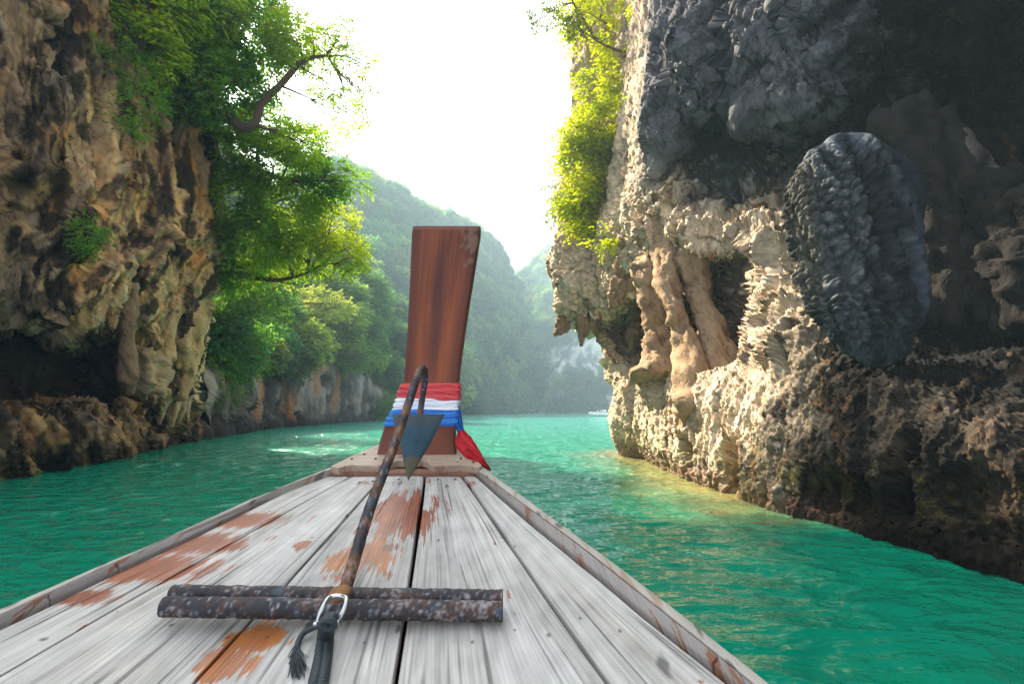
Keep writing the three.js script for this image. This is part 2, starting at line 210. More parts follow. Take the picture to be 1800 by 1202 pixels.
  const cut = carves([
    hole([1215, 785, 12.2], [1222, 805, 12.0], 0.42, 0.7), hole([1100, 740, 17.2], [1105, 790, 17.2], 0.3, 0.45), hole([1300, 800, 10.1], [1292, 842, 10], 0.5, 0.5), hole([1590, 770, 6.35], [1600, 900, 6.25], 0.2, 0.45),
    hole([1440, 870, 7.6], [1520, 890, 6.9], 0.45, 0.35), hole([1720, 880, 5.5], [1800, 930, 5.2], 0.5, 0.4), hole([1262, 540, 12.6], [1268, 640, 12.2], 0.75, 0.9), hole([1275, 330, 12.4], [1330, 350, 12], 0.7, 0.9),
    hole([1150, 690, 14.6], [1178, 645, 14.4], 0.62, -0.6, 1), hole([1120, 690, 16], [1130, 700, 16], 0.5, -0.3, 1), hole([1310, 600, 10.8], [1330, 640, 10.4], 0.5, -0.35, 1),
    hole([1215, 90, 12], [1230, 150, 11.8], 0.75, -0.8, 1), hole([1310, 60, 10.9], [1330, 130, 10.8], 0.8, -0.75, 1), hole([1180, 60, 12.8], [1175, 240, 12.9], 0.6, -0.3, 1), hole([1430, 50, 9.9], [1470, 110, 9.6], 0.9, -0.8, 1), hole([1400, 150, 10.2], [1340, 175, 10.6], 0.5, -0.4, 1), hole([1490, 20, 9.3], [1500, 150, 9.5], .25, .5), hole([1290, -20, 11.4], [1300, 40, 11.2], .25, .5),
    hole([1272, 20, 11.3], [1268, 160, 11.2], 0.3, 0.8), hole([1385, 20, 10.1], [1395, 110, 10], 0.28, 0.75), hole([1200, 30, 12.5], [1190, 100, 12.4], 0.2, 0.4), hole([1700, 760, 5.9], [1790, 775, 5.4], 0.3, -0.15, 1),
  ]);
  const lowW = (v) => sstep(3.6, 2.8, v);
  displace(s, toCam, (x, y, z, nx, ny, nz, u, v) => cut(x, y, z) + lerp(.14, .42, sstep(2.8, 3.8, v)) * fbm(x * .55, y * .45, z * .55, 3) + lerp(.14, .32, sstep(7.2, 8, v)) * ridge(x * .9, y * .32, z * .9, 4));
  const midW = (u, v) => sstep(3.0, 3.8, v) * sstep(8.0, 7.2, v) * sstep(5.6, 5.0, u), topW = (u, v) => sstep(7.0, 7.8, v) * sstep(3.05, 3.6, u);
  displace(s, toCam, (x, y, z, nx, ny, nz, u, v) => {
    const L = lowW(v), M = midW(u, v), T = topW(u, v), wx = .5 * fbm(x * .9, y * .7, z * .9, 3), wy = .5 * fbm(x * .9 + 9, y * .7, z * .9, 3);
    const cur = curtain((x - z) * .9 + y * .22 + wx * 3) + .5 * curtain((x - z) * 2.3 - y * .3 + wx * 5);
    const fac = 1.25 * facet((x + wx) * .75, (y + wy) * .6, (z + wx) * .75) + .5 * facet((x + wy) * 2.4, (y + wx) * 1.9, (z + wy) * 2.4);
    const rill = Math.pow(1 - Math.abs(noise((x + wx) * 2.4, y * .55, (z + wx) * 2.4)), 4);
    return .42 * M * (cur - .4) + (.10 + .24 * T) * (.3 + .7 * (1 - L)) * fac + .09 * L * (rill - .4) + .10 * (1 - T) * (1 - L * .6) * (rill - .4);
  });
  displace(s, toCam, (x, y, z, nx, ny, nz, u, v) => {
    const L = lowW(v), T = topW(u, v), w = .15 * noise(x * 3, y * 2, z * 3), pit = worley((x + w) * 4.2, y * 2.6, (z + w) * 4.2), p2 = worley(x * 9, y * 6.5, z * 9);
    const calm = 1 - .65 * sstep(3.7, 4.2, u) * sstep(5.4, 5.0, u) * sstep(2.6, 3.2, v) * sstep(6, 5.4, v);
    return calm * (.07 * (facet((x + w) * 5, (y + w) * 3.4, (z + w) * 5) * (.5 + .35 * T - .3 * L)) - .09 * L * sstep(.36, .2, pit[0]) * sstep(.0, .3, noise(x, y, z)) - .035 * (1 - .7 * T) * sstep(.38, .2, p2[0]) + .06 * (Math.pow(1 - Math.abs(noise(x * 6, y * 1.8, z * 6)), 5) - .3) * (1 - .6 * T));
  });
  displace(s, toCam, (x, y, z) => .02 * facet(x * 17, y * 12, z * 17) + .022 * (Math.pow(1 - Math.abs(noise(x * 17, y * 9, z * 17)), 4) - .3) - .014 * sstep(.4, .2, worley(x * 20, y * 16, z * 20)[0]));
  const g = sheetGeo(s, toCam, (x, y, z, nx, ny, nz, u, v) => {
    const st = stain(x, y, z), f = fbm(x * 3, y * 3, z * 3, 3), ff = noise(x * 14, y * 9, z * 14), band = fbm(x * .5, y * .5, z * .5, 2);
    let c = mix3([0.40, 0.315, 0.215], [0.25, 0.195, 0.14], sstep(-.3, .4, st + .5 * f));
    c = mix3(c, [0.42, 0.25, 0.10], 0.55 * sstep(0.1, 0.45, stain(x + 20, y + 3, z, 1.4)) * sstep(9, 3.5, v));           // ochre runs
    const grey = sstep(7.4, 8.3, v) * sstep(2.7, 3.3, u) * sstep(6.9, 6.2, u);
    c = mix3(c, mix3([0.27, 0.27, 0.30], [0.13, 0.13, 0.15], sstep(-.25, .35, f + st)), grey * .95);  // cold grey puts the shade of this overhanging mass into the colour
    c = mix3(c, mix3([.012, .014, .014], [0.05, 0.068, 0.06], sstep(-.1, .35, f + st)), 0.95 * sstep(6.2, 7.2, v) * sstep(9, 8, v) * sstep(3.3, 3.8, u));                      // recess shade painted near-black, over green algae tones
    c = mix3(c, [.06, .04, .022], .85 * sstep(3.4, 3.9, v) * sstep(5.7, 5.2, v) * sstep(1.8, 2.6, u + .3 * f) * sstep(4.9, 4.4, u + .3 * f));  // darkness inside the cave painted in as dark brown
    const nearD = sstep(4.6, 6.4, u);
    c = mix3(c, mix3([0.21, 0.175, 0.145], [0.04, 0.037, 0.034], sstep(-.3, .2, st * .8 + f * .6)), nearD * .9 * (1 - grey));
    c = mix3(c, [0.014, 0.013, 0.012], .97 * sstep(4.2, 5.4, u) * sstep(1.35, .75, y + .5 * fbm(x * 1.2, y * .6, z * 1.2, 3) - .03 * Math.max(0, -z - 6)));  // wet black algae, darkened further to paint shade on the near wall foot
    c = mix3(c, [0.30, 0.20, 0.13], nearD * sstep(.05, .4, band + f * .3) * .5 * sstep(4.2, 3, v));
    c = mix3(c, [0.010, 0.010, 0.011], sstep(3.35, 3.9, v) * sstep(5.7, 6.3, u + .4 * f) * .97);               // shade of the upper cavity painted in near-black
    c = mix3(c, [0.035, 0.032, 0.03], 0.8 * sstep(0.16, 0.4, -st + .3 * f - .05));                                         // black streaks
    c = mix3(c, [0.16, 0.14, 0.035], 0.6 * sstep(1.25, .5, y) * sstep(.0, .35, fbm(x * 2, y * 1.2, z * 2, 3) + .15));      // moss near the tide line
    const up = fbm(x * 2.2, y * 1.6, z * 2.2, 5), streak = fbm(x * 3.2, y * .28, z * 3.2, 4), sp = fbm(x * 11, y * 8, z * 11, 3);
    const lich = lerp(.17, -.06, nearD) + .22 * sstep(2.2, 1.6, u) + .1 * grey;
    c = mix3(c, [.028, .026, .025], .86 * sstep(lich, lich + .07, up * .8 + streak * .55 + .35 * sp));
    c = mix3(c, [.50, .44, .35], .65 * sstep(.1, .2, -up * .7 + .4 * sp - .1 * nearD) * (1 - grey * .6) * (1 - .7 * nearD));
    c = mix3(c, [.30, .31, .34], .6 * grey * sstep(.02, .14, -up + .5 * sp - .06));
    c = mix3(c, [.36, .19, .07], .5 * sstep(.14, .24, streak * .9 + .3 * sp - .05) * (1 - grey));
    const tide = y + .35 * fbm(x * 1.4, 2, z * 1.4, 3) + 0.012 * Math.max(0, 8 - Math.abs(z)) * 4;
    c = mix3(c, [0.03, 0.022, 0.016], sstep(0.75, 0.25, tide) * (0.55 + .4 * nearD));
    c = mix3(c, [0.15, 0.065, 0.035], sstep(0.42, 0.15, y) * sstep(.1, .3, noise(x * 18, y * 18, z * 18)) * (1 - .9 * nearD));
    const k = (1 + 0.5 * ff + .4 * f) * lerp(lerp(1.4, .42, grey), .36, nearD * (1 - grey)); return [c[0] * k, c[1] * k, c[2] * k];  // painted light: sunlit wall lightened, grey mass and near end darkened
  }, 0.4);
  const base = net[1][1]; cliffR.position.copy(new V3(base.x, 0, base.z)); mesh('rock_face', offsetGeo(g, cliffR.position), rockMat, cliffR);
  tag(cliffR, 'tall pitted limestone cliff with caves and overhangs on the right bank', 'cliff', null, 'structure');

  // rough rock bodies standing in the caves: columns, stalactites
  const rockCol = (base, dark) => (x, y, z) => { const f = fbm(x * 3, y * .9, z * 3, 3), q = noise(x * 12, y * 8, z * 12); const c = mix3(base, dark, sstep(-.15, .4, f)); const k = 1 + .4 * q; return [c[0] * k, c[1] * k, c[2] * k]; };
  const column = (pts, radii, base, dark, name = 'rock_column') => { const pp = curvePts(pts.map(P), 44), L = radii.length - 1; const rad = (t) => { const k = Math.min(L - 1, Math.floor(t * L)), f = t * L - k; return lerp(radii[k], radii[k + 1], f * f * (3 - 2 * f)); }; const g = bar(pp, rad, 30, 0.5, 2.6); const p = g.attributes.position, n = g.attributes.normal; for (let i = 0; i < p.count; i++) { const x = p.getX(i), y = p.getY(i), z = p.getZ(i), d = Math.min(.12, radii[1] * .3) * ridge(x * 2.6, y * .7, z * 2.6, 4) + Math.min(.05, radii[1] * .15) * ridge(x * 8, y * 3.5, z * 8, 3) + Math.min(.12, radii[1] * .45) * facet(x * 3.4, y * 2.2, z * 3.4) + Math.min(.05, radii[1] * .2) * facet(x * 9, y * 6, z * 9); p.setXYZ(i, x + n.getX(i) * d, y + n.getY(i) * d, z + n.getZ(i) * d); } g.computeVertexNormals(); const u = g.attributes.uv; for (let i = 0; i < u.count; i++) u.setXY(i, u.getX(i) * .8, u.getY(i) * .4); mesh(name, offsetGeo(paint(g, rockCol(base, dark)), cliffR.position), rockMat, cliffR); };
  const warm = [0.34, 0.24, 0.15], tan = [0.24, 0.155, 0.09], dk = [0.12, 0.09, 0.07];
  const RC = rng(88), cluster = (pts, r, n, base, dark) => { for (let k = 0; k < n; k++) { const ox = (RC() - .5) * r * 2.2, q = pts.map(([a, b, d], i) => [a + ox * 900 / d + (RC() - .5) * 6, b + (i === 0 ? -10 : i === pts.length - 1 ? (RC() - .3) * 40 : 0), d + (RC() - .5) * r]), w = r * (.3 + .45 * RC()); column(q, Array.from({ length: 9 }, (_, i) => w * (.4 + .8 * RC()) * [2.6, 1.6, 1.1, 1, 1, 1, 1.1, 1.5, 2.2][i]), base, dark, 'stalactite'); } };
  cluster([[1205, 410, 14.2], [1196, 465, 13.7], [1208, 530, 13.3], [1236, 610, 12.7], [1260, 700, 11.8]], .5, 7, warm, tan);
  cluster([[1145, 480, 15], [1152, 535, 14.7], [1162, 585, 14.5], [1160, 650, 14.2]], .32, 5, warm, tan);
  cluster([[1232, 440, 14.2], [1230, 490, 14.1], [1240, 560, 13.8]], .18, 3, tan, dk);
  cluster([[1180, 470, 15.4], [1182, 520, 15.3], [1185, 560, 15.2]], .16, 3, tan, dk);
  cluster([[1110, 545, 18.4], [1106, 570, 18.4], [1104, 590, 18.4]], .2, 3, tan, dk);
  for (const [a, b, c, r] of [[[1340, 362, 11.0], [1348, 420, 10.5], [1356, 480, 10.1], .06], [[1356, 372, 10.8], [1366, 425, 10.2], [1374, 470, 9.9], .05], [[1326, 350, 11.4], [1332, 392, 11], [1336, 428, 10.8], .05]]) column([a, b, c], [r * 1.6, r, r * 1.2, r * .7, r * .3], [0.20, 0.105, 0.035], [.05, .03, .015], 'stalactite');
  column([[1004, 520, 19.8], [994, 556, 19.6], [986, 580, 19.5], [976, 588, 19.4]], [.5, .3, .2, .12, .03], tan, dk, 'stalactite');
  column([[1026, 535, 19.2], [1024, 578, 19], [1022, 607, 19]], [.4, .2, .1, .03], tan, dk, 'stalactite');
  column([[1046, 530, 18.6], [1048, 560, 18.6], [1047, 584, 18.6]], [.35, .18, .1, .03], tan, dk, 'stalactite');
  column([[1120, 455, 16.4], [1095, 500, 16.6], [1075, 540, 17]], [.5, .35, .25, .08], warm, tan, 'stalactite');
  // the hanging flowstone shield, all cauliflower knobs
  {
    const NU = 400, NV = 370, pos = [], col = [], c0 = P([1520, 425, 7.5]), up = P([1505, 215, 7.5]).sub(P([1560, 645, 6.9])), Lh = up.length() / 2, U = up.clone().normalize(), R = new V3(1, 0, 0.25).normalize(); R.addScaledVector(U, -R.dot(U)).normalize(); const N = new V3().crossVectors(R, U).normalize();
    for (let j = 0; j < NV; j++) { const v = j / (NV - 1), t = v * 2 - 1; for (let i = 0; i < NU; i++) {
      const a = i / NU * TAU, prof = Math.pow(Math.max(0, 1 - Math.pow(Math.abs(t), t > 0 ? 2.6 : 2.2)), 0.55), w = .002 + 0.93 * prof * (1 - 0.10 * t + .12 * Math.sin(t * 2.2)), dep = .002 + 0.34 * prof;
      const skew = 0.12 * (1 - t * t) * -1;
      let lx = Math.cos(a) * w * (1 + .16 * fbm(Math.cos(a) * 1.3 + 4, t * 2.6, 1, 3)) + skew, lz = Math.sin(a) * dep, ly = t * Lh;
      const nx = Math.cos(a) / w || 0, nz = Math.sin(a) / dep || 0, q = Math.hypot(nx, nz) || 1, ox = nx / q, oz = nz / q;
      // knobs run in leaning vertical strings, smooth towards the right edge and the top
      const groove = Math.sin((lx * 1.0 + .18 * ly + .12 * noise(lx * 2, ly * .8, 3)) * 15), knobby = sstep(.95, .2, lx) * sstep(1.0, .55, t);
      const kn = .5 * noise(lx * 1.3, ly * .9, 21), ks = sstep(-.25, .25, noise(lx * 1.1 + 7, ly * .8, 33)); const w1 = worley(lx * lerp(6.5, 10, ks) + kn, ly * lerp(5.2, 8.5, ks) + kn, lz * 8), w2 = worley(lx * 17, ly * 15, lz * 17);
      const dome = (q, r) => Math.sqrt(Math.max(0, r * r - q * q));
      let d = 0.03 * groove + knobby * (lerp(.19, .12, ks) * dome(w1[0], .62) + 0.06 * dome(w2[0], .6) - .07) + .10 * fbm(lx * 1.6, ly * .9, 17, 4) - .05 * sstep(.06, .0, Math.abs(noise(lx * 1.8 + .4 * ly, ly * .35, 51))) * sstep(1, .6, Math.abs(t)) + .05 * fbm(lx * 2, ly, lz * 2, 3) - .16 * sstep(.16, .02, Math.abs(lx - .12 + .1 * ly + .06 * noise(ly * 2, 3, 1))) * sstep(.75, .3, Math.abs(t - .25)) - .13 * sstep(.12, .02, Math.abs(lx - .45 + .13 * ly)) * sstep(.7, .3, Math.abs(t - .1));
      const tip = t < -.75 ? 1 - (-.75 - t) * 2 : 1; d *= tip;
      const p = c0.clone().addScaledVector(R, lx + ox * d).addScaledVector(U, ly).addScaledVector(N, lz + oz * d);
      pos.push(p.x, p.y, p.z);
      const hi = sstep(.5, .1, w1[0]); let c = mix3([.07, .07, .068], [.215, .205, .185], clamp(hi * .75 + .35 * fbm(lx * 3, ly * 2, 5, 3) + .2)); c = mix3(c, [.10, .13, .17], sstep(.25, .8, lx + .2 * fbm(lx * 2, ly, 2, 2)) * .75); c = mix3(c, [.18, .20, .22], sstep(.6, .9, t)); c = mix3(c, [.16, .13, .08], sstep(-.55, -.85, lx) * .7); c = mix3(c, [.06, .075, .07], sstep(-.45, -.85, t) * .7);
      col.push(...mix3(c.map((q, i) => q * [.44, .48, .54][i] * lerp(1.5, 1, sstep(-.5, .3, lx))), [.012, .014, .017], .8 * sstep(.05, .2, fbm(lx * 2.2 + .5 * ly, ly * .5, 9, 4) + .1)));  // left knobs lightened as if lit, right side left darker: painted light
    } }
    const g = geom(pos, gridIndex(NU, NV, true), null, col); g.computeVertexNormals();
    const m = mesh('flowstone', offsetGeo(g, cliffR.position), rockMatFar, cliffR); m.userData.label = 'hanging grey flowstone shield covered in rounded knobs';
    // draped ridges to its right
    const rib = (pts, r, k = 1) => column(pts, [r * 1.3, r, r * .8, r, r * .7, r * .5], [.036 * k, .031 * k, .027 * k], [.008, .008, .008]);  // rock colour darkened to carry the cavity shade
    rib([[1585, 200, 8.9], [1625, 300, 8.8], [1648, 430, 8.7], [1652, 570, 8.5]], .34);
    rib([[1615, 205, 8.8], [1664, 320, 8.6], [1690, 440, 8.5], [1700, 540, 8.4]], .17, 1.2);
    rib([[1630, 205, 8.8], [1695, 330, 8.5], [1722, 450, 8.3], [1728, 560, 8.2]], .13, 1.1);
    rib([[1645, 215, 8.8], [1730, 350, 8.3], [1760, 460, 8.1], [1765, 580, 8.0]], .2);
    rib([[1680, 240, 8.6], [1735, 295, 8.2], [1780, 330, 7.9], [1830, 365, 7.6]], .12, 4);
    rib([[1740, 320, 8.1], [1775, 400, 7.9], [1790, 480, 7.7], [1800, 570, 7.5]], .3, .5);
    rib([[1800, 350, 7.7], [1815, 430, 7.6], [1830, 520, 7.4]], .26, .55);
  }
}

// ------------------------------------------------------------------ left cliff
const cliffL = thing('cliff');
{
  const net = [
    [[-2600, 1250, 3], [-2600, 1190, 3], [-2600, 960, 3], [-2600, 800, 3.4], [-2600, 600, 3.5], [-2600, 480, 3.1], [-2600, 200, 3], [-2600, -200, 2.9], [-2600, -700, 2.8], [-2600, -1500, 2.6], [-2600, -3400, 2.5]],
    [[-700, 960, 7.2], [-700, 925, 7.1], [-700, 830, 7.2], [-700, 730, 7.8], [-700, 620, 8], [-700, 540, 7.2], [-700, 380, 7], [-700, 200, 6.9], [-700, -100, 6.8], [-700, -600, 6.6], [-700, -1900, 6.3]],
    [[-200, 890, 10.6], [-200, 862, 10.3], [-200, 780, 10.4], [-200, 715, 11.4], [-200, 600, 11.8], [-200, 530, 10.5], [-200, 390, 10.2], [-200, 230, 10], [-200, -20, 9.8], [-200, -450, 9.6], [-200, -1500, 9]],
    [[0, 862, 12.6], [0, 838, 12.3], [0, 748, 12.4], [0, 700, 14.6], [0, 590, 15.2], [0, 530, 12.7], [0, 400, 12.2], [0, 250, 12], [0, 0, 11.8], [0, -400, 11.5], [0, -1300, 11]],
    [[105, 845, 14.7], [105, 821, 14.4], [115, 752, 14.8], [122, 705, 19.6], [118, 605, 19.6], [95, 580, 13.9], [110, 440, 13.5], [110, 250, 13.5], [100, 0, 13.3], [90, -350, 13.2], [70, -800, 13.5]],
    [[190, 825, 17.9], [190, 802, 17.6], [195, 762, 18.2], [200, 715, 20.2], [200, 620, 20], [195, 535, 16.4], [205, 420, 15.9], [200, 250, 15.9], [190, 0, 15.6], [185, -230, 15.6], [165, -420, 16.5]],
    [[270, 805, 22.8], [270, 785, 22.4], [262, 745, 21.6], [262, 690, 20.4], [270, 610, 19.8], [278, 510, 19.2], [285, 400, 18.8], [285, 270, 18.6], [270, 60, 18.8], [262, -20, 18.8], [215, -60, 22]],
    [[345, 785, 31], [345, 768, 30.5], [338, 735, 28.5], [338, 685, 26.6], [345, 610, 25], [368, 500, 23.8], [380, 400, 23.6], [372, 270, 23.8], [350, 130, 24.5], [335, 60, 25], [300, 30, 29]],
    [[300, 785, 36], [300, 762, 36], [300, 730, 36], [300, 680, 36], [300, 610, 36], [305, 500, 36], [315, 420, 36], [310, 350, 36], [300, 280, 36], [290, 200, 36], [280, 100, 36]],
  ].map((c) => c.map(P));
  const s = sheet(net, [6, 10, 34, 74, 66, 66, 76, 14], [4, 34, 34, 34, 40, 52, 56, 60, 24, 24]);
  const hole = (a, b, r, depth, soft) => ({ a: P(a), b: P(b), r, depth, soft });
  const cut = carves([
    hole([60, 60, 13], [75, 110, 13], .5, .5), hole([155, 80, 14.6], [150, 340, 14.6], .42, .5), hole([30, 560, 12.8], [60, 560, 13.2], .5, .6), hole([165, 370, 14.8], [120, 350, 14], .4, .6), hole([325, 240, 20.5], [330, 420, 20.8], .4, .4),
    hole([80, 540, 13.4], [180, 460, 15.2], .6, -.6, 1), hole([90, 90, 13], [100, 280, 13.2], .5, -.5, 1), hole([20, 300, 12], [10, 430, 12], .7, -.6, 1), hole([230, 480, 17], [300, 360, 19], .8, -.6, 1), hole([210, 340, 16], [240, 310, 17], .8, -.4, 1), hole([250, 690, 20.4], [180, 755, 18.4], .6, -.5, 1),
    hole([210, 690, 19.4], [205, 600, 18.6], .4, .5), hole([250, 560, 19], [235, 610, 19], .3, .4), hole([0, 660, 13], [15, 640, 13], .5, -.9, 1),
  ]);
  const Lrow = (v) => sstep(2.4, 1.8, v);
  displace(s, toCam, (x, y, z, nx, ny, nz, u, v) => cut(x, y, z) + .5 * fbm(x * .4, y * .18, z * .4, 3) + .35 * ridge(x * .7 + y * .2, y * .25, z * .7, 2));
  const fold = (x, y, z) => { const w = fbm(x * .45, y * .16, z * .45, 3), t = sstep(3, 9, y); return [(x - z) * .40 + y * lerp(.5, .08, t) + w * 1.7, (x - z) * .95 + y * lerp(.8, .12, t) + w * 2.4, w]; };
  displace(s, toCam, (x, y, z) => { const [a, b, w] = fold(x, y, z); return .62 * (curtain(a) - .35) + .26 * (curtain(b) - .35) + .10 * facet((x + w) * .8, (y + w) * .5, (z + w) * .8); });
  displace(s, toCam, (x, y, z) => { const [, b, w] = fold(x, y, z); return .10 * (curtain(b * 2.3 + .3 * fbm(x * 1.5, y * .7, z * 1.5, 2)) - .3) + .10 * (Math.pow(1 - Math.abs(noise(x * 2.6, y * .9, z * 2.6)), 4) - .3) + .035 * facet(x * 2.4 + w, y * 1.4, z * 2.4 + w) - .10 * sstep(.3, .12, worley(x * .9, y * .4, z * .9)[0]); });
  displace(s, toCam, (x, y, z) => .02 * facet(x * 6, y * 4, z * 6) + .05 * (Math.pow(1 - Math.abs(noise(x * 7, y * 4, z * 7)), 4) - .3));
  const g = sheetGeo(s, toCam, (x, y, z, nx, ny, nz, u, v) => {
    const st = stain(x, y, z, .8), f = fbm(x * 1.6 + y * .5, y * 1.1, z * 1.6, 3), q = noise(x * 7, y * 5, z * 7), och = fbm(x * .6, y * .5, z * .6 + 9, 3);
    let c = mix3([0.30, 0.21, 0.125], [0.15, 0.11, 0.075], sstep(-.3, .35, st + .4 * f));
    c = mix3(c, [0.40, 0.21, 0.065], .75 * sstep(.05, .35, och + .3 * f));
    c = mix3(c, [0.36, 0.30, 0.22], .7 * sstep(.12, .4, -och + .4 * f));
    c = mix3(c, [0.17, 0.165, 0.14], .6 * sstep(.1, .4, fbm(x * .9 + 5, y * .7, z * .9, 3)));
    c = mix3(c, [0.016, 0.013, 0.012], .95 * sstep(.02, .2, st + .35 * f - .02));
    c = mix3(c, [0.018, 0.016, 0.013], .95 * sstep(2.2, 2.9, v) * sstep(4.9, 4.4, v) * sstep(5.6, 5.0, u));  // shade inside the sea cave painted in near-black
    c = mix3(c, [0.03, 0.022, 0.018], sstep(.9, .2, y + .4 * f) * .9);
    const [fa, fb, fw] = fold(x, y, z), up = fbm(x * 1.5, y * 1.1, z * 1.5, 5), bd = noise(fb * 2.2, fw * 3, 4) + .5 * noise(fb * 6, fw * 5, 9);
    if (!(v > 2.5 && v < 4.6 && u < 5.2)) { c = mix3(c, [.52, .36, .17], .6 * sstep(.15, .45, bd + .4 * up)); c = mix3(c, [.03, .022, .016], .8 * sstep(.12, .3, -bd * .6 + .5 * up)); c = mix3(c, [.02, .016, .013], .85 * sstep(.06, .16, up + .35 * st)); }
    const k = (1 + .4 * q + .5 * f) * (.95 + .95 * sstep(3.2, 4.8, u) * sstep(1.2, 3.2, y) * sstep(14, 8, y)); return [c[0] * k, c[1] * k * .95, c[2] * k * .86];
  }, 0.3);
  const b = net[4][1]; cliffL.position.set(b.x, 0, b.z);
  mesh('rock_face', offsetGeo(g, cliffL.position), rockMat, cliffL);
  tag(cliffL, 'ochre limestone cliff with a dark sea cave on the left bank', 'cliff', null, 'structure');
  const drip = (pts, radii, base, dark) => { const pp = curvePts(pts.map(([a, b, d]) => at(a, b, d - .95)), 36), L = radii.length - 1; const g = bar(pp, (t) => { const k = Math.min(L - 1, Math.floor(t * L)), f = t * L - k; return lerp(radii[k], radii[k + 1], f * f * (3 - 2 * f)); }, 24, .5, 1.6); { const p = g.attributes.position, n = g.attributes.normal, m = radii[1]; for (let i = 0; i < p.count; i++) { const x = p.getX(i), y = p.getY(i), z = p.getZ(i), e = m * .5 * (Math.pow(1 - Math.abs(noise(x * 2.6, y * .7, z * 2.6)), 3) - .3) + m * .45 * facet(x * 2.2, y * 1.1, z * 2.2); p.setXYZ(i, x + n.getX(i) * e, y + n.getY(i) * e, z + n.getZ(i) * e); } g.computeVertexNormals(); } const u = g.attributes.uv; for (let i = 0; i < u.count; i++) u.setXY(i, u.getX(i) * .6, u.getY(i) * .3); mesh('stalactite', offsetGeo(paint(g, (x, y, z) => { const f = fbm(x * 2.5, y * .8, z * 2.5, 3), c = mix3(base, dark, sstep(-.1, .4, f)), k = 1 + .3 * noise(x * 9, y * 6, z * 9); return c.map((q) => q * k); }), cliffL.position), rockMat, cliffL); };
  const cream = [.46, .33, .17], och = [.34, .22, .10], dk = [.13, .09, .055];
  drip([[330, 500, 22.6], [326, 560, 22.4], [324, 610, 22.3], [318, 645, 22.2]], [.35, .55, .5, .4, .22, .1], cream, och);
  drip([[300, 540, 21.2], [296, 580, 21.1], [295, 620, 21], [293, 640, 21]], [.28, .2, .2, .24, .3, .1], cream, och);
  drip([[342, 520, 23], [340, 600, 22.8], [330, 660, 22.7], [322, 700, 22.6]], [.3, .35, .3, .2, .06], cream, och);
  drip([[262, 620, 19.6], [255, 670, 19.6], [250, 700, 19.6]], [.35, .5, .4, .1], [.38, .29, .18], och);
  drip([[225, 500, 17.6], [224, 560, 17.6], [222, 640, 17.8], [228, 690, 18.2]], [.2, .26, .2, .24, .1], [.26, .17, .11], dk);
  drip([[192, 500, 16.6], [193, 545, 16.5], [196, 575, 16.5]], [.2, .16, .1, .04], och, dk);
  drip([[306, 690, 23.4], [303, 720, 23.4], [300, 750, 23.4]], [.2, .22, .16, .05], [.4, .33, .22], och);
  drip([[318, 695, 24], [316, 720, 24], [312, 742, 24]], [.2, .15, .1, .03], [.4, .33, .22], och);
  drip([[288, 690, 22.6], [284, 720, 22.6], [280, 745, 22.6]], [.2, .2, .1, .04], [.34, .27, .18], och);
  drip([[330, 690, 25], [330, 720, 25], [328, 738, 25]], [.2, .15, .1, .03], [.36, .3, .2], och);
  drip([[170, 520, 15.8], [166, 560, 15.8], [168, 585, 15.9]], [.14, .1, .06, .02], och, dk);
}

// ------------------------------------------------------------------ left bank, far hills
function hillSheet(cols, sub, subR, amp) { const s = sheet(cols.map((c) => c.map(P)), sub, subR); displace(s, toCam, (x, y, z, nx, ny, nz, u, v) => (v > .5 ? 1 : .3) * amp * (fbm(x * .05, y * .05, z * .05, 4) + .35 * ridge(x * .12, y * .05, z * .12, 3))); return s; }
const greenRock = (rockTop) => (x, y, z, nx, ny, nz, u, v) => { const st = fbm(x * .35, y * .07, z * .35, 4), f = fbm(x * .9, y * .5, z * .9, 3); let c = mix3([.26, .22, .20], [.05, .045, .042], sstep(-.3, .12, st + .4 * f)); c = mix3(c, [.30, .13, .055], .75 * sstep(.0, .3, fbm(x * .3 + 7, y * .15, z * .3, 3))); c = mix3(c, [.02, .018, .015], sstep(1.6, .4, y + f)); return mix3(c, [.025, .045, .015], sstep(rockTop - .25, rockTop + .2, v + .3 * f)); };
let bank, hillA, hillB;
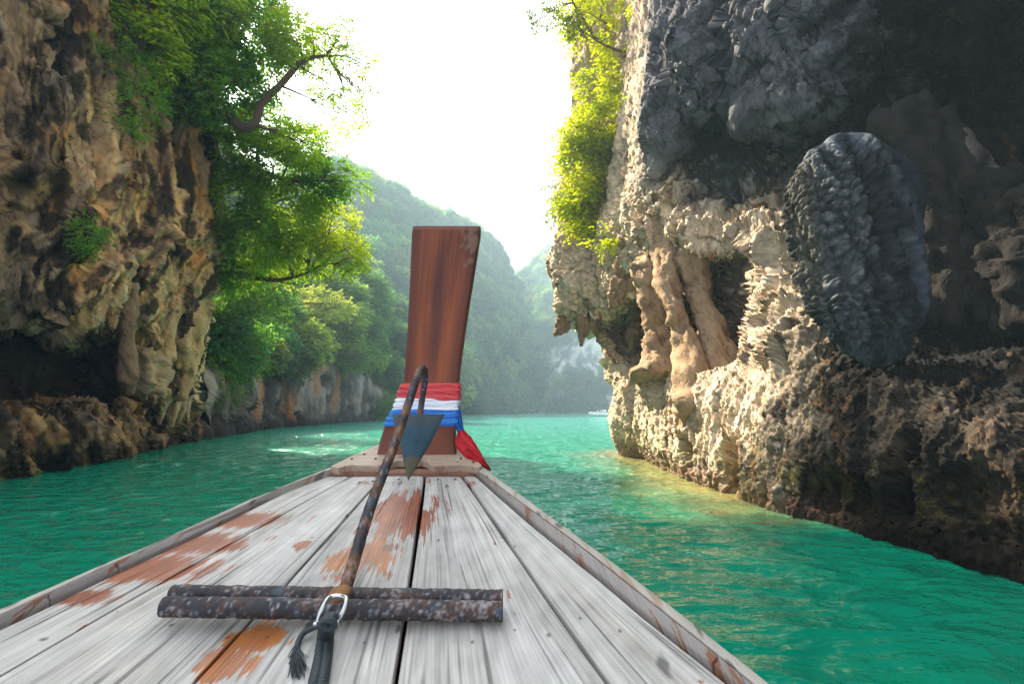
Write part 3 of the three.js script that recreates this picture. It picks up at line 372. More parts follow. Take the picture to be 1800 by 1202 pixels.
{
  bank = hillSheet([[330, 29, 660], [400, 37, 680], [455, 45, 665], [510, 53, 648], [560, 61, 640], [610, 69, 655], [660, 79, 690], [720, 92, 705]].map(([px, d, top]) => { const w = 721 + 1440 / d; return [[px, w + 30, d + 1], [px, w, d], [px + 1, w - 8, d + .6], [px, (w + top) / 2, d], [px - 2, top, d - .5], [px - 5, top - 40, d + 5], [px - 20, top - 130, d + 16], [px - 45, top - (px > 540 ? 190 : 250), d + 28], [px - 70, top - (px > 540 ? 230 : px > 480 ? 300 : 400), d + 45]]; }), [40, 40, 40, 40, 40, 40, 30], [4, 8, 20, 24, 24, 10, 10, 10], 1.0);
  displace(bank, toCam, (x, y, z, nx, ny, nz, u, v) => v < 4.6 ? 1.1 * (ridge(x * .45, y * .1, z * .45, 4) - .2) + .5 * ridge(x * 1.3, y * .5, z * 1.3, 3) - 1.6 * sstep(.4, .1, worley(x * .3, y * .35, z * .3)[0]) : 0);
  const o = tag(mesh('bank', sheetGeo(bank, toCam, greenRock(4.3)), rockMatFar), 'low rocky bank under the trees left of the bow', 'rock bank', null, 'structure');
  const hcol = (px, d0, ridgePy, run, cliff = .25) => { const w = 721 + 1440 / d0; return [[px, w + 8, d0], [px, w, d0], [px, lerp(w, ridgePy, .16), d0 + run * .05], [px, lerp(w, ridgePy, .36), d0 + run * .2], [px, lerp(w, ridgePy, .6), d0 + run * .45], [px, lerp(w, ridgePy, .82), d0 + run * .75], [px, ridgePy, d0 + run], [px, ridgePy + 30, d0 + run * 1.5]]; };
  hillA = hillSheet([hcol(330, 70, 420, 90), hcol(450, 75, 400, 100), hcol(560, 86, 300, 130), hcol(640, 102, 316, 140), hcol(700, 128, 350, 135), hcol(770, 165, 384, 120), hcol(830, 205, 412, 105), hcol(868, 240, 450, 80), hcol(898, 268, 508, 50), hcol(935, 295, 602, 30)], [6, 14, 16, 20, 20, 20, 20, 16, 12], [3, 8, 12, 16, 16, 14, 4], 7);
  tag(mesh('hill', sheetGeo(hillA, toCam, greenRock(.9)), groundMat), 'steep wooded hill sloping down to the water behind the prow', 'hill', null, 'structure');
  hillB = hillSheet([hcol(800, 318, 562, 100), hcol(880, 318, 508, 100), hcol(925, 316, 488, 95), hcol(965, 312, 457, 85), hcol(1010, 304, 427, 80), hcol(1070, 298, 394, 80), hcol(1160, 292, 330, 90), hcol(1300, 290, 250, 90)], [14, 16, 18, 22, 22, 20, 12], [3, 10, 20, 22, 16, 12, 4], 8);
  const rockB = (x, y, z, nx, ny, nz, u, v) => { const st = fbm(x * .16, y * .028, z * .16, 4), f = fbm(x * .28, y * .14, z * .28, 3); let c = mix3([.62, .60, .58], [.13, .13, .14], sstep(-.15, .15, st + .3 * f)); return mix3(c, [.03, .05, .02], clamp(sstep(3.3, 4.0, v + 1.0 * f) + sstep(2.6, 1.8, u + f))); };
  tag(mesh('hill', sheetGeo(hillB, toCam, rockB), groundMat), 'hazy wooded hill with a pale grey cliff at the end of the channel', 'hill', null, 'structure');
}

// ------------------------------------------------------------------ foliage
class Leaves {
  constructor() { this.p = []; this.c = []; this.i = []; }
  leaf(x, y, z, dx, dy, dz, nx, ny, nz, len, wid, c) {
    const q = Math.hypot(dx, dy, dz) || 1; dx /= q; dy /= q; dz /= q;
    let sx = dy * nz - dz * ny, sy = dz * nx - dx * nz, sz = dx * ny - dy * nx; const w = Math.hypot(sx, sy, sz) || 1; sx *= wid / w; sy *= wid / w; sz *= wid / w;
    const m = len * .45, k = this.p.length / 3, b = wid * .35;
    this.p.push(x, y, z, x + dx * m + sx + nx * b, y + dy * m + sy + ny * b, z + dz * m + sz + nz * b, x + dx * len, y + dy * len, z + dz * len, x + dx * m - sx + nx * b, y + dy * m - sy + ny * b, z + dz * m - sz + nz * b);
    for (let t = 0; t < 4; t++) this.c.push(c[0], c[1], c[2]);
    this.i.push(k, k + 1, k + 2, k, k + 2, k + 3);
  }
  // sprays of leaves through an ellipsoid
  clump(c, rx, ry, rz, n, o, R) {
    n = Math.round(n * (o.more ?? 1)); const size = o.size, per = o.per ?? 7;
    for (let k = 0; k < n; k++) {
      const z = R() * 2 - 1, a = R() * TAU, q = Math.sqrt(1 - z * z), r = Math.pow(.2 + .8 * R(), .5);
      const ux = q * Math.cos(a), uy = z, uz = q * Math.sin(a), X = c.x + ux * r * rx, Y = c.y + uy * r * ry, Z = c.z + uz * r * rz;
      const gap = noise(X * o.gf, Y * o.gf, Z * o.gf); if (gap < o.gate) { continue; }
      let dx = ux + (R() - .5) * 1.4, dy = uy * .6 - .15 + (R() - .5) * .9, dz = uz + (R() - .5) * 1.4; const L = Math.hypot(dx, dy, dz) || 1; dx /= L; dy /= L; dz /= L;
      const v = noise(X * o.gf * .6 + 9, Y * o.gf * .6, Z * o.gf * .6), tone = clamp(.5 + v * .9 + (R() - .5) * .35), base = mix3(o.dark, o.light, tone), span = size * per * .55;
      for (let m = 0; m < per; m++) {
        const f = (m + .5) / per * span, side = (m & 1 ? 1 : -1), sx = X + dx * f, sy = Y + dy * f - f * f * .12 / span, sz = Z + dz * f;
        let lx = dx * .6 + side * -dz * .8 + (R() - .5) * .7, ly = dy * .5 - .2 + (R() - .5) * .6, lz = dz * .6 + side * dx * .8 + (R() - .5) * .7;
        let nx = (R() - .5) * 1.1, ny = .8, nz = (R() - .5) * 1.1; const nn = Math.hypot(nx, ny, nz); const s = size * (.65 + .7 * R());
        const t = .85 + .3 * R(), col = R() < (o.yellow ?? .02) ? [.30 * t, .17 * t, .015] : [base[0] * t, base[1] * t, base[2] * t];
        this.leaf(sx, sy, sz, lx, ly, lz, nx / nn, ny / nn, nz / nn, s, s * (o.wide ?? .3), col);
      }
    }
  }
  geo(o) { const g = geom(this.p, this.i, null, this.c); if (o) offsetGeo(g, o); return g; }
}
const FRESH = { light: [.45, .60, .012], dark: [.12, .27, .012] }, DEEP = { light: [.22, .44, .03], dark: [.035, .14, .018] }, LIME = { light: [.62, .66, .004], dark: [.27, .37, .004] }, OLIVE = { light: [.15, .20, .03], dark: [.05, .09, .02] };
// branching wood between a trunk line and the leaf clumps
function wood(trunkPts, r0, r1, limbs, R) {
  const gs = [bar(curvePts(trunkPts, 26), (t) => lerp(r0, r1, t), 9, .35, 3)];
  for (const [a, b, r, sag] of limbs) { const m = a.clone().lerp(b, .5); m.y += sag; m.x += (R() - .5) * .2 * a.distanceTo(b); m.z += (R() - .5) * .2 * a.distanceTo(b); gs.push(bar(curvePts([a, m, b], 12), (t) => r * (1 - .75 * t), 6, .25, 4)); }
  return mergeGeometries(gs);
}
function surveyTree(name, label, category, group, spec) {
  const R = rng(spec.seed), tr = spec.trunk.map(P), base = tr[0], t = thing(name, base.toArray()), lv = new Leaves(), limbs = [];
  for (const [px, py, d, rpx, rpy, n] of spec.clumps) { const c = P([px, py, d]), rx = rpx / F * d, ry = rpy / F * d; lv.clump(c, rx, ry, Math.min(rx, (spec.deep ?? 1.6)) , n, { size: .12, gf: 1.1, gate: -.28, more: 2.4, ...spec.leaf }, R);
    let best = tr[0], bd = 1e9; for (const q of curvePts(tr, 12)) { const k = q.distanceTo(c); if (k < bd) { bd = k; best = q; } } limbs.push([best, c, spec.limb ?? .05, .1]);
    for (let k = 0; k < 4; k++) limbs.push([best.clone().lerp(c, .6), c.clone().add(new V3((R() - .5) * 1.5 * rx, (R() - .5) * 1.5 * ry, (R() - .5) * rx)), (spec.limb ?? .05) * .45, .05]); }
  for (const [a, b, r] of spec.limbs ?? []) limbs.push([P(a), P(b), r, 0]);
  mesh('trunk', offsetGeo(wood(tr, spec.r[0], spec.r[1], limbs, R), base), barkMat, t);
  mesh('crown', lv.geo(base), spec.mat ?? leafMat, t);
  return tag(t, label, category, group);
}
// the crooked tree over the left cliff
surveyTree('overhanging_tree', 'crooked dark tree leaning from the left clifftop, its bent bare limb against the sky', 'tree', null, { seed: 11, r: [.25, .06], deep: 1.8, limb: .05, leaf: { ...FRESH, size: .13, gate: -.05 },
  trunk: [[340, 215, 20], [372, 203, 19.6], [405, 208, 19.3], [432, 226, 19], [448, 214, 19], [460, 180, 19], [492, 150, 19], [524, 114, 19], [545, 102, 19], [575, 98, 19]],
  limbs: [[[524, 114, 19], [560, 135, 19], .05], [[560, 135, 19], [592, 158, 19], .03], [[440, 218, 19], [500, 230, 19], .07], [[500, 230, 19], [550, 262, 19], .04], [[524, 114, 19], [510, 80, 19], .04]],
  clumps: [[520, 70, 19, 55, 40, 150], [575, 90, 19, 35, 45, 60], [605, 150, 19, 38, 40, 55], [630, 160, 19, 25, 40, 25], [480, 90, 19.2, 45, 45, 130], [545, 255, 19, 50, 30, 90], [500, 60, 19.4, 40, 40, 110], [600, 60, 19, 20, 30, 20], [520, 140, 19.3, 30, 22, 40], [610, 205, 19, 34, 25, 34], [640, 115, 19, 18, 26, 14], [580, 190, 19, 25, 20, 26], [545, 60, 19, 45, 35, 60]] });
surveyTree('clifftop_tree', 'dense dark green tree hanging over the top edge of the left cliff', 'tree', null, { seed: 12, r: [.22, .06], deep: 2, limb: .06, leaf: { ...DEEP, size: .165, gate: -.04, yellow: .03 },
  trunk: [[300, 250, 19], [330, 190, 19], [370, 120, 19], [400, 60, 19]],
  clumps: [[420, 60, 19, 75, 70, 620], [350, 100, 18.6, 70, 70, 480], [440, 130, 19.2, 50, 50, 300], [380, 160, 18.8, 60, 40, 280], [445, 0, 19.5, 40, 55, 260], [330, 30, 18.6, 70, 60, 400], [330, 160, 18.4, 50, 40, 120]] });
surveyTree('clifftop_tree', 'bright green drooping foliage at the very top of the left cliff beside the rock', 'tree', null, { seed: 13, r: [.2, .05], deep: 1.6, limb: .05, leaf: { light: [.58, .70, .015], dark: [.15, .34, .012], size: .16, gate: -.15, yellow: .05 },  // leaf colours lightened to stand in for sunlight on this foliage
  trunk: [[230, 120, 16.5], [250, 60, 16.5], [270, 0, 16.5], [290, -60, 16.5]],
  clumps: [[280, 20, 16.6, 70, 45, 420], [240, 70, 16.4, 45, 45, 230], [280, 90, 16.8, 35, 45, 150], [200, 10, 16, 45, 40, 200], [360, 10, 17.5, 60, 35, 280], [250, -40, 16.5, 80, 30, 300], [390, -20, 18, 60, 30, 250]] });
surveyTree('cliff_shrub', 'dark shrub with thin twigs clinging to the left cliff below the drooping foliage', 'shrub', null, { seed: 14, r: [.06, .02], deep: 1, limb: .025, leaf: { ...DEEP, size: .11, gate: -.05 },
  trunk: [[170, 200, 15.6], [195, 185, 15.4], [225, 165, 15.4], [250, 150, 15.4]], limbs: [[[165, 200, 15.5], [200, 150, 15.3], .03], [[235, 230, 16], [250, 195, 15.8], .03]],
  clumps: [[215, 120, 15.4, 45, 40, 110], [250, 170, 16, 40, 30, 80], [215, 195, 15.4, 30, 20, 50], [225, 235, 15.6, 25, 25, 40], [180, 110, 15, 25, 40, 40], [255, 215, 16, 25, 15, 22]] });
surveyTree('cliff_shrub', 'small tuft of leaves hanging alone in front of the pale rock of the left cliff', 'shrub', null, { seed: 15, r: [.03, .012], deep: .4, limb: .015, leaf: { ...DEEP, size: .1, gate: -.6 },
  trunk: [[165, 380, 14], [160, 395, 13.6], [155, 405, 13.4]], clumps: [[155, 408, 13.4, 18, 22, 40], [150, 435, 13.4, 10, 14, 14]] });
surveyTree('overhanging_tree', 'green tree cascading over the right edge of the left cliff below the bent limb', 'tree', null, { seed: 16, r: [.25, .06], deep: 2.2, limb: .06, leaf: { light: [.32, .52, .012], dark: [.05, .17, .01], size: .16, gate: -.1, yellow: .02 },
  trunk: [[360, 330, 24], [400, 310, 23], [450, 300, 22.5], [510, 320, 22]],
  clumps: [[420, 270, 22, 55, 50, 380], [480, 290, 22, 60, 50, 400], [420, 350, 22.4, 55, 60, 420], [490, 370, 22.2, 65, 50, 440], [540, 320, 22, 55, 45, 300], [590, 310, 21.8, 40, 30, 110], [620, 320, 21.8, 25, 20, 30], [440, 420, 22.8, 50, 50, 320], [400, 215, 22.5, 45, 35, 260], [465, 225, 22.5, 50, 35, 220], [385, 440, 23.5, 35, 55, 240], [520, 250, 22, 50, 30, 160], [410, 480, 24, 45, 30, 200]] });
surveyTree('overhanging_tree', 'yellow green tree whose lit leafy end points towards the prow over the water', 'tree', null, { seed: 17, r: [.2, .05], deep: 2.2, limb: .06, leaf: { light: [.6, .66, .01], dark: [.17, .32, .01], size: .16, gate: -.1, yellow: .04 },
  trunk: [[370, 480, 25], [430, 485, 24.4], [490, 492, 24], [540, 480, 24]], limbs: [[[370, 480, 25], [520, 500, 24], .08]],
  clumps: [[560, 400, 24, 55, 45, 330], [600, 440, 24, 35, 35, 150], [540, 450, 24, 60, 30, 260], [500, 420, 24.4, 50, 50, 300], [585, 380, 24, 35, 30, 130], [470, 460, 24.6, 45, 35, 200], [615, 460, 24, 20, 18, 40]] });
surveyTree('bank_tree', 'bright green tree hanging down to the rocks at the foot of the left cliff', 'tree', null, { seed: 18, r: [.2, .05], deep: 2.4, limb: .06, leaf: { light: [.2, .4, .015], dark: [.04, .15, .012], size: .2, gate: -.2 },
  trunk: [[350, 640, 33], [385, 590, 32], [400, 540, 32], [410, 500, 32]],
  clumps: [[400, 520, 32, 45, 45, 220], [440, 520, 33, 45, 35, 180], [385, 580, 31.5, 40, 40, 190], [375, 640, 31, 32, 35, 150], [420, 580, 33, 40, 40, 180], [460, 560, 34, 45, 40, 180], [480, 490, 34, 45, 35, 160], [390, 690, 31.5, 30, 18, 60], [430, 640, 33, 35, 25, 90]] });
// trees standing along the left bank, each surveyed by crown centre, size and distance
{
  const rows = [
    [540, 545, 55, 62, 38, { light: [.26, .29, .03], dark: [.1, .15, .02] }, 'flat-topped yellow green tree on the left bank above the striped rock wall'],
    [605, 570, 62, 38, 45, { light: [.19, .25, .03], dark: [.06, .11, .02] }, 'olive green tree on the left bank nearest the wooded hill'],
    [590, 500, 66, 45, 35, { light: [.12, .2, .03], dark: [.04, .08, .02] }, 'mid green tree behind the flat-topped yellow green tree'],
    [480, 560, 50, 40, 45, { light: [.1, .19, .03], dark: [.03, .07, .02] }, 'dark tree between the hanging bright tree and the flat-topped one'],
    [470, 620, 48, 42, 28, { light: [.12, .2, .03], dark: [.03, .07, .02] }, 'low bush on top of the striped rock wall at its left end'],
    [540, 610, 56, 40, 30, { light: [.13, .18, .03], dark: [.04, .08, .02] }, 'olive bush draped over the middle of the striped rock wall'],
    [600, 625, 64, 32, 34, { light: [.1, .16, .03], dark: [.03, .07, .02] }, 'dark bush hanging over the right end of the striped rock wall'],
    [640, 590, 74, 26, 45, { light: [.08, .16, .03], dark: [.02, .06, .02] }, 'deep green tree just left of the prow board at mid height'],
    [650, 520, 84, 32, 36, { light: [.1, .18, .035], dark: [.03, .08, .02] }, 'tree with a round crown left of the prow board, higher up the slope'],
    [610, 440, 80, 30, 34, { light: [.1, .17, .04], dark: [.03, .07, .02] }, 'slope tree peeping out beyond the lit leafy end of the overhanging tree'],
    [675, 660, 84, 26, 30, { light: [.07, .15, .03], dark: [.02, .06, .02] }, 'dark green tree above the shore close to the sashes, left side'],
    [665, 718, 80, 30, 18, { light: [.08, .19, .03], dark: [.02, .07, .015] }, 'low mangrove bush spreading over the water left of the sashes'],
    [700, 600, 96, 30, 40, { light: [.07, .15, .03], dark: [.02, .06, .02] }, 'shadowy tree partly hidden behind the left edge of the prow board'],
  ];
  rows.forEach(([px, py, d, rx, ry, pal, label], i) => { const R = rng(200 + i), cl = []; const n = 7; for (let k = 0; k < n; k++) { const a = R() * TAU, q = Math.sqrt(R()) * .75; cl.push([px + Math.cos(a) * q * rx, py + Math.sin(a) * q * ry, d + (R() - .5) * 3, rx * (.35 + .25 * R()), ry * (.3 + .2 * R()), 105]); } const foot = [px + (R() - .5) * 20 - 8, py + ry * 1.15, d + 1.5]; surveyTree('bank_tree', label, 'tree', 'trees along the left bank', { seed: 300 + i, r: [.2, .08], deep: 3, limb: .09, leaf: { light: pal.light.map((q) => Math.min(.62, q * 2.3)), dark: pal.dark.map((q) => q * 1.7), size: d * .0058, gf: .7, gate: -.3, yellow: .01, wide: .34 }, trunk: [foot, [lerp(foot[0], px, .6), lerp(foot[1], py, .5), d + .8], [px, py, d]], clumps: cl }); });
  // mangroves on the far shore right of the prow
  [[828, 708, 190, 22, 22, 'round mangrove just right of the sashes on the far shore'], [868, 706, 205, 28, 26, 'broad mangrove with a pale stem on the far shore, right of the prow'], [905, 718, 262, 16, 14, 'small low mangrove at the foot of the far grey cliff, its left end'], [1040, 716, 290, 26, 15, 'low mangrove on the far shore beside the right cliff'], [985, 722, 296, 18, 9, 'thin strip of mangrove on the far shore under the middle of the grey cliff'], [940, 660, 290, 22, 26, 'bushy tree part way up the left edge of the far grey cliff']].forEach(([px, py, d, rx, ry, label], i) => { const R = rng(400 + i), cl = []; for (let k = 0; k < 7; k++) { const a = R() * TAU, q = Math.sqrt(R()) * .7; cl.push([px + Math.cos(a) * q * rx, py + Math.sin(a) * q * ry, d + (R() - .5) * 3, rx * .5, ry * .45, 80]); } surveyTree('mangrove', label, 'tree', 'trees on the far shore', { seed: 500 + i, r: [.25, .1], deep: 3, limb: .1, leaf: { light: [.07, .2, .05], dark: [.02, .08, .025], size: d * .0055, gf: .5, gate: -.4, wide: .36 }, trunk: [[px + 3, py + ry, d], [px - 2, py + ry * .4, d], [px, py, d]], clumps: cl }); });
}
// yellow-lit shrubs on the edge of the right cliff
[
  [1065, 40, 18.6, [[1060, 20, 55, 45, 260], [1030, 60, 35, 35, 120], [1090, 70, 35, 40, 150], [1010, 20, 25, 30, 60], [1060, -50, 60, 45, 240]], 'topmost sunlit yellow shrub on the edge of the right cliff'],
  [1060, 150, 18.2, [[1050, 140, 35, 35, 160], [1085, 130, 30, 40, 120], [1035, 170, 22, 25, 50], [1110, 110, 22, 45, 80]], 'sunlit yellow shrub second from the top on the right cliff edge'],
  [1060, 230, 18, [[1045, 215, 40, 28, 170], [1020, 240, 30, 25, 120], [1075, 205, 25, 30, 90], [1045, 255, 40, 25, 150]], 'sunlit yellow shrub in the middle of the right cliff edge'],
  [1050, 310, 18.2, [[1020, 285, 36, 32, 220], [1050, 270, 36, 26, 170], [1020, 330, 34, 30, 200], [1060, 320, 25, 35, 110]], 'densest yellow shrub on the right cliff edge, above the rock brow'],
  [1045, 380, 18.4, [[1025, 365, 36, 25, 180], [1005, 350, 25, 25, 90], [1050, 390, 28, 22, 110], [1020, 395, 20, 18, 60]], 'lowest large yellow shrub on the right cliff edge'],
  [1000, 360, 20.5, [[970, 350, 20, 20, 50], [990, 370, 18, 22, 50], [985, 330, 15, 18, 30]], 'small green shrub jutting into the sky left of the lowest yellow shrub'],
  [1095, 405, 16.4, [[1095, 403, 26, 12, 60], [1055, 425, 14, 12, 25]], 'little yellow tuft growing on the rock brow under the yellow shrubs'],
  [1130, 60, 16.2, [[1140, 20, 18, 25, 45], [1135, 80, 14, 35, 45], [1125, 170, 16, 30, 30]], 'thin hanging yellow creeper beside the grey rock mass'],
].forEach(([px, py, d, cl, label], i) => surveyTree('cliff_shrub', label, 'shrub', 'sunlit shrubs on the right cliff edge', { seed: 600 + i, r: [.07, .02], deep: .7, limb: .022, leaf: { ...(i === 5 ? { light: [.22, .30, .02], dark: [.1, .17, .012] } : LIME), size: .155, per: 6, gf: 1.5, gate: .06, more: 1.8, yellow: .02 }, trunk: [[px + 25, py + 15, d + .7], [px + 8, py + 5, d + .2], [px - 10, py - 5, d - .1]], clumps: cl.map(([x, y, rx, ry, n]) => [x, y, d - .3, rx, ry, n]) }));
surveyTree('overhanging_branch', 'dark thin branch reaching into the white sky at the top of the right cliff', 'branch', null, { seed: 640, r: [.07, .02], deep: .6, limb: .02, leaf: { light: [.16, .22, .02], dark: [.07, .11, .015], size: .11, gate: -.3 },
  trunk: [[1080, 90, 18.6], [1050, 70, 18.4], [1020, 25, 18.2], [1008, 5, 18], [1000, -20, 18]], limbs: [[[1020, 60, 18.4], [1045, 78, 18.4], .03]], clumps: [[985, 5, 18, 30, 10, 22], [955, 25, 18, 22, 14, 14], [935, 42, 18, 10, 8, 6], [1005, 35, 18.1, 18, 16, 20]] });
surveyTree('overhanging_branch', 'bare bent branch poking out of the yellow shrubs of the right cliff', 'branch', null, { seed: 641, r: [.06, .02], deep: .4, limb: .015, leaf: { light: [.2, .26, .02], dark: [.1, .15, .012], size: .1, gate: -.3 },
  trunk: [[1120, 95, 17.4], [1085, 88, 17.6], [1050, 72, 17.7], [1022, 52, 17.8]], clumps: [[1015, 48, 17.8, 14, 14, 16]] });
// forest on the far hills: one mass
{
  const crownGeo = (seed, r, n, size) => { const R = rng(seed), lv = new Leaves(); for (let k = 0; k < 9; k++) { const a = R() * TAU, q = Math.sqrt(R()) * .7; lv.clump(new V3(Math.cos(a) * q * r, r * (.15 + .45 * R()) - q * r * .3, Math.sin(a) * q * r), r * .4, r * .27, r * .4, n, { size, per: 4, gf: 1 / r, gate: -.5, light: [1.25, 1.25, 1.25], dark: [.6, .6, .6], yellow: 0, wide: .42 }, R); } return lv.geo(); };
  const spots = []; const R = rng(9);
  const scatter = (s, n, vmin, vmax, big, skip) => { for (let k = 0; k < n; k++) { const a = Math.floor(R() * s.nu), b = Math.floor((vmin + (vmax - vmin) * R()) * s.nv), o = (b * s.nu + a) * 3; if (b >= s.nv || (skip && skip(s.us[a], s.vs[b], s.pos[o], s.pos[o + 1], s.pos[o + 2]))) continue; spots.push([s.pos[o] + (R() - .5) * 3, s.pos[o + 1] + (R() - .2) * 1.5, s.pos[o + 2] + (R() - .5) * 3, big * (.5 + 1.0 * R() * R())]); } };
  scatter(hillA, 2500, .08, .9, 6.4); scatter(hillA, 420, .9, 1, 5.5);
  scatter(hillB, 1300, .55, .96, 7.6); scatter(hillB, 700, .1, .6, 6.2, (u, v, x, y, z) => noise(x * .045, y * .03, z * .045) < (u > 2.3 ? .3 : -.6));
  scatter(bank, 900, .62, 1, 2.8);
  const forest = thing('forest');
  for (let v = 0; v < 4; v++) { const g = crownGeo(40 + v, 1, 100, .115), mine = spots.filter((_, i) => i % 4 === v), im = new THREE.InstancedMesh(g, leafMat, mine.length), M = new THREE.Matrix4(), q = new THREE.Quaternion(), c = new THREE.Color(); mine.forEach(([x, y, z, r], i) => { q.setFromAxisAngle(new V3(0, 1, 0), R() * TAU); im.setMatrixAt(i, M.compose(new V3(x, y, z), q, new V3(r, r * (.8 + .5 * R()), r))); const t = R(), k = 1.3 + 1.1 * R(); const dk = R() < .3 ? .45 : 1, kk = k * dk; c.setRGB(lerp(.025, .17, t * t) * kk, lerp(.08, .21, t) * kk, lerp(.03, .02, t) * kk); im.setColorAt(i, c); }); im.name = 'tree_crowns'; im.userData.kind = 'stuff'; forest.add(im); }
  tag(forest, 'dense green jungle covering the hazy hills', 'forest', null, 'stuff');
}

// ------------------------------------------------------------------ the boat's bow
const DY0 = 1.194, DS = 0.2217, DB0 = 1.063;                           // deck plane: height 1.194 m at 1.063 m ahead, rising towards the prow
const deckY = (b) => DY0 + DS * (b - DB0);
function deckAt(px, py, raise = 0) { const x = (px - CX) / F, y = (CY - py) / F, Y = y * CP + SP, Z = y * SP - CP, k = (DY0 + raise - DS * DB0 - H) / (Y + DS * Z); return new V3(x * k, H + Y * k, Z * k); }
const seamLine = (pts, raise = 0) => { const p = pts.map(([a, b]) => deckAt(a, b, raise)).sort((a, b) => b.z - a.z); return (b) => { let i = 0; while (i < p.length - 2 && -p[i + 1].z < b) i++; const A = p[i], B = p[i + 1]; return A.x + (B.x - A.x) * (b + A.z) / (A.z - B.z); }; };
const S = {
  out: seamLine([[0, 1069], [167, 997], [334, 929], [502, 853], [584, 820]], .02), lid: seamLine([[0, 1081], [174, 1001], [435, 880], [590, 822]], .02), in: seamLine([[0, 1104], [167, 1024], [334, 947], [502, 863.5], [599, 828]]),
  a: seamLine([[0, 1186], [167, 1089], [334, 994], [502, 900], [618, 836]]), b: seamLine([[339, 1201], [445, 1084], [502, 1027], [634, 880], [672, 838]]), c: seamLine([[694, 1201], [713, 1084], [719, 1035], [742, 880], [747, 835]]),
  d: seamLine([[810, 833], [871, 920], [955.6, 1041.6], [1012, 1120.6], [1068, 1198]]), e: seamLine([[834, 834], [955.6, 938], [1061, 1022], [1131, 1082], [1257.5, 1180]]), lidR: seamLine([[835, 824], [896, 868], [1026, 963], [1117, 1036], [1229, 1124], [1289, 1173]], .02), outR: seamLine([[847, 819], [920, 871], [1026, 948.5], [1131, 1026], [1236, 1106.5], [1307, 1163]], .02),
};
const B0 = 0.3, B1 = -deckAt(720, 836).z, BG = -deckAt(720, 820).z;
const boat = thing('longtail_boat', [0, 0, -1.1]); const BO = new V3(0, 0, -1.1);
tag(boat, 'weathered wooden boat bow with grey planks and a tall brown prow board', 'boat');
// the deck's wood: silvered grain along each plank, remains of orange varnish, knots and checks
const TX0 = -1.45, TXW = 2.4, TB0 = 0.28, TBW = 1.75;
const patches = [ // [px, py, along (px), across (px), strength, hue]
  [705, 905, 62, 38, 1.1, 0], [690, 935, 34, 16, .8, 0], [650, 975, 55, 28, 1, 1], [615, 985, 40, 22, 1, 1], [680, 965, 30, 14, .9, 2], [590, 1015, 30, 20, .7, 0], [690, 1010, 36, 16, .6, 0], [530, 958, 16, 9, .9, 0], [545, 945, 14, 6, .6, 0],
  [450, 1125, 50, 28, 1.1, 1], [400, 1165, 56, 30, 1.1, 1], [470, 1095, 26, 18, .9, 1], [365, 1190, 34, 18, .9, 1], [520, 1070, 18, 9, .6, 1], [250, 1000, 120, 22, 1.15, 0], [340, 955, 95, 18, 1.1, 0], [430, 915, 75, 14, 1, 0], [150, 1052, 70, 13, 1, 0], [420, 962, 40, 12, .6, 0], [340, 1000, 40, 10, .5, 0], [520, 910, 40, 10, .4, 0], [160, 1100, 30, 8, .4, 0],
  [893, 1045, 5, 15, .9, 0], [905, 1080, 4, 8, .6, 0], [870, 955, 4, 5, .7, 0], [862, 930, 4, 5, .5, 0], [880, 945, 8, 6, .4, 0], [880, 870, 40, 9, .5, 0], [830, 850, 18, 6, .7, 0], [760, 845, 16, 6, .5, 0], [1005, 980, 28, 6, .5, 0], [1240, 1170, 30, 5, .4, 0], [640, 850, 20, 6, .6, 2], [610, 880, 16, 6, .4, 0], [1230, 1200, 10, 6, .5, 0], [700, 850, 30, 8, .5, 2],
].map(([px, py, l, w, s, h]) => { const p = deckAt(px, py), q = deckAt(px + l, py), r = deckAt(px, py - w); return { x: p.x, b: -p.z, rx: q.x - p.x, rb: Math.abs(r.z - p.z) * 1.0, s, h }; });
const blots = [[1165, 1165, 14, 26], [965, 1117, 6, 6], [545, 1100, 12, 10], [470, 1120, 6, 4], [700, 1105, 6, 10], [785, 855, 5, 4], [905, 1108, 3, 3], [205, 1075, 3, 2], [610, 905, 3, 3], [905, 960, 3, 3], [830, 1130, 4, 4], [1090, 1110, 4, 4], [640, 1130, 4, 4], [1020, 1088, 4, 3], [400, 1120, 5, 3], [300, 1100, 6, 4], [75, 1125, 8, 4], [770, 950, 3, 3]].map(([px, py, l, w]) => { const p = deckAt(px, py), q = deckAt(px + l, py), r = deckAt(px, py - w); return { x: p.x, b: -p.z, rx: q.x - p.x, rb: Math.abs(r.z - p.z) }; });
const seams = [S.in, S.a, S.b, S.c, S.d, S.e];
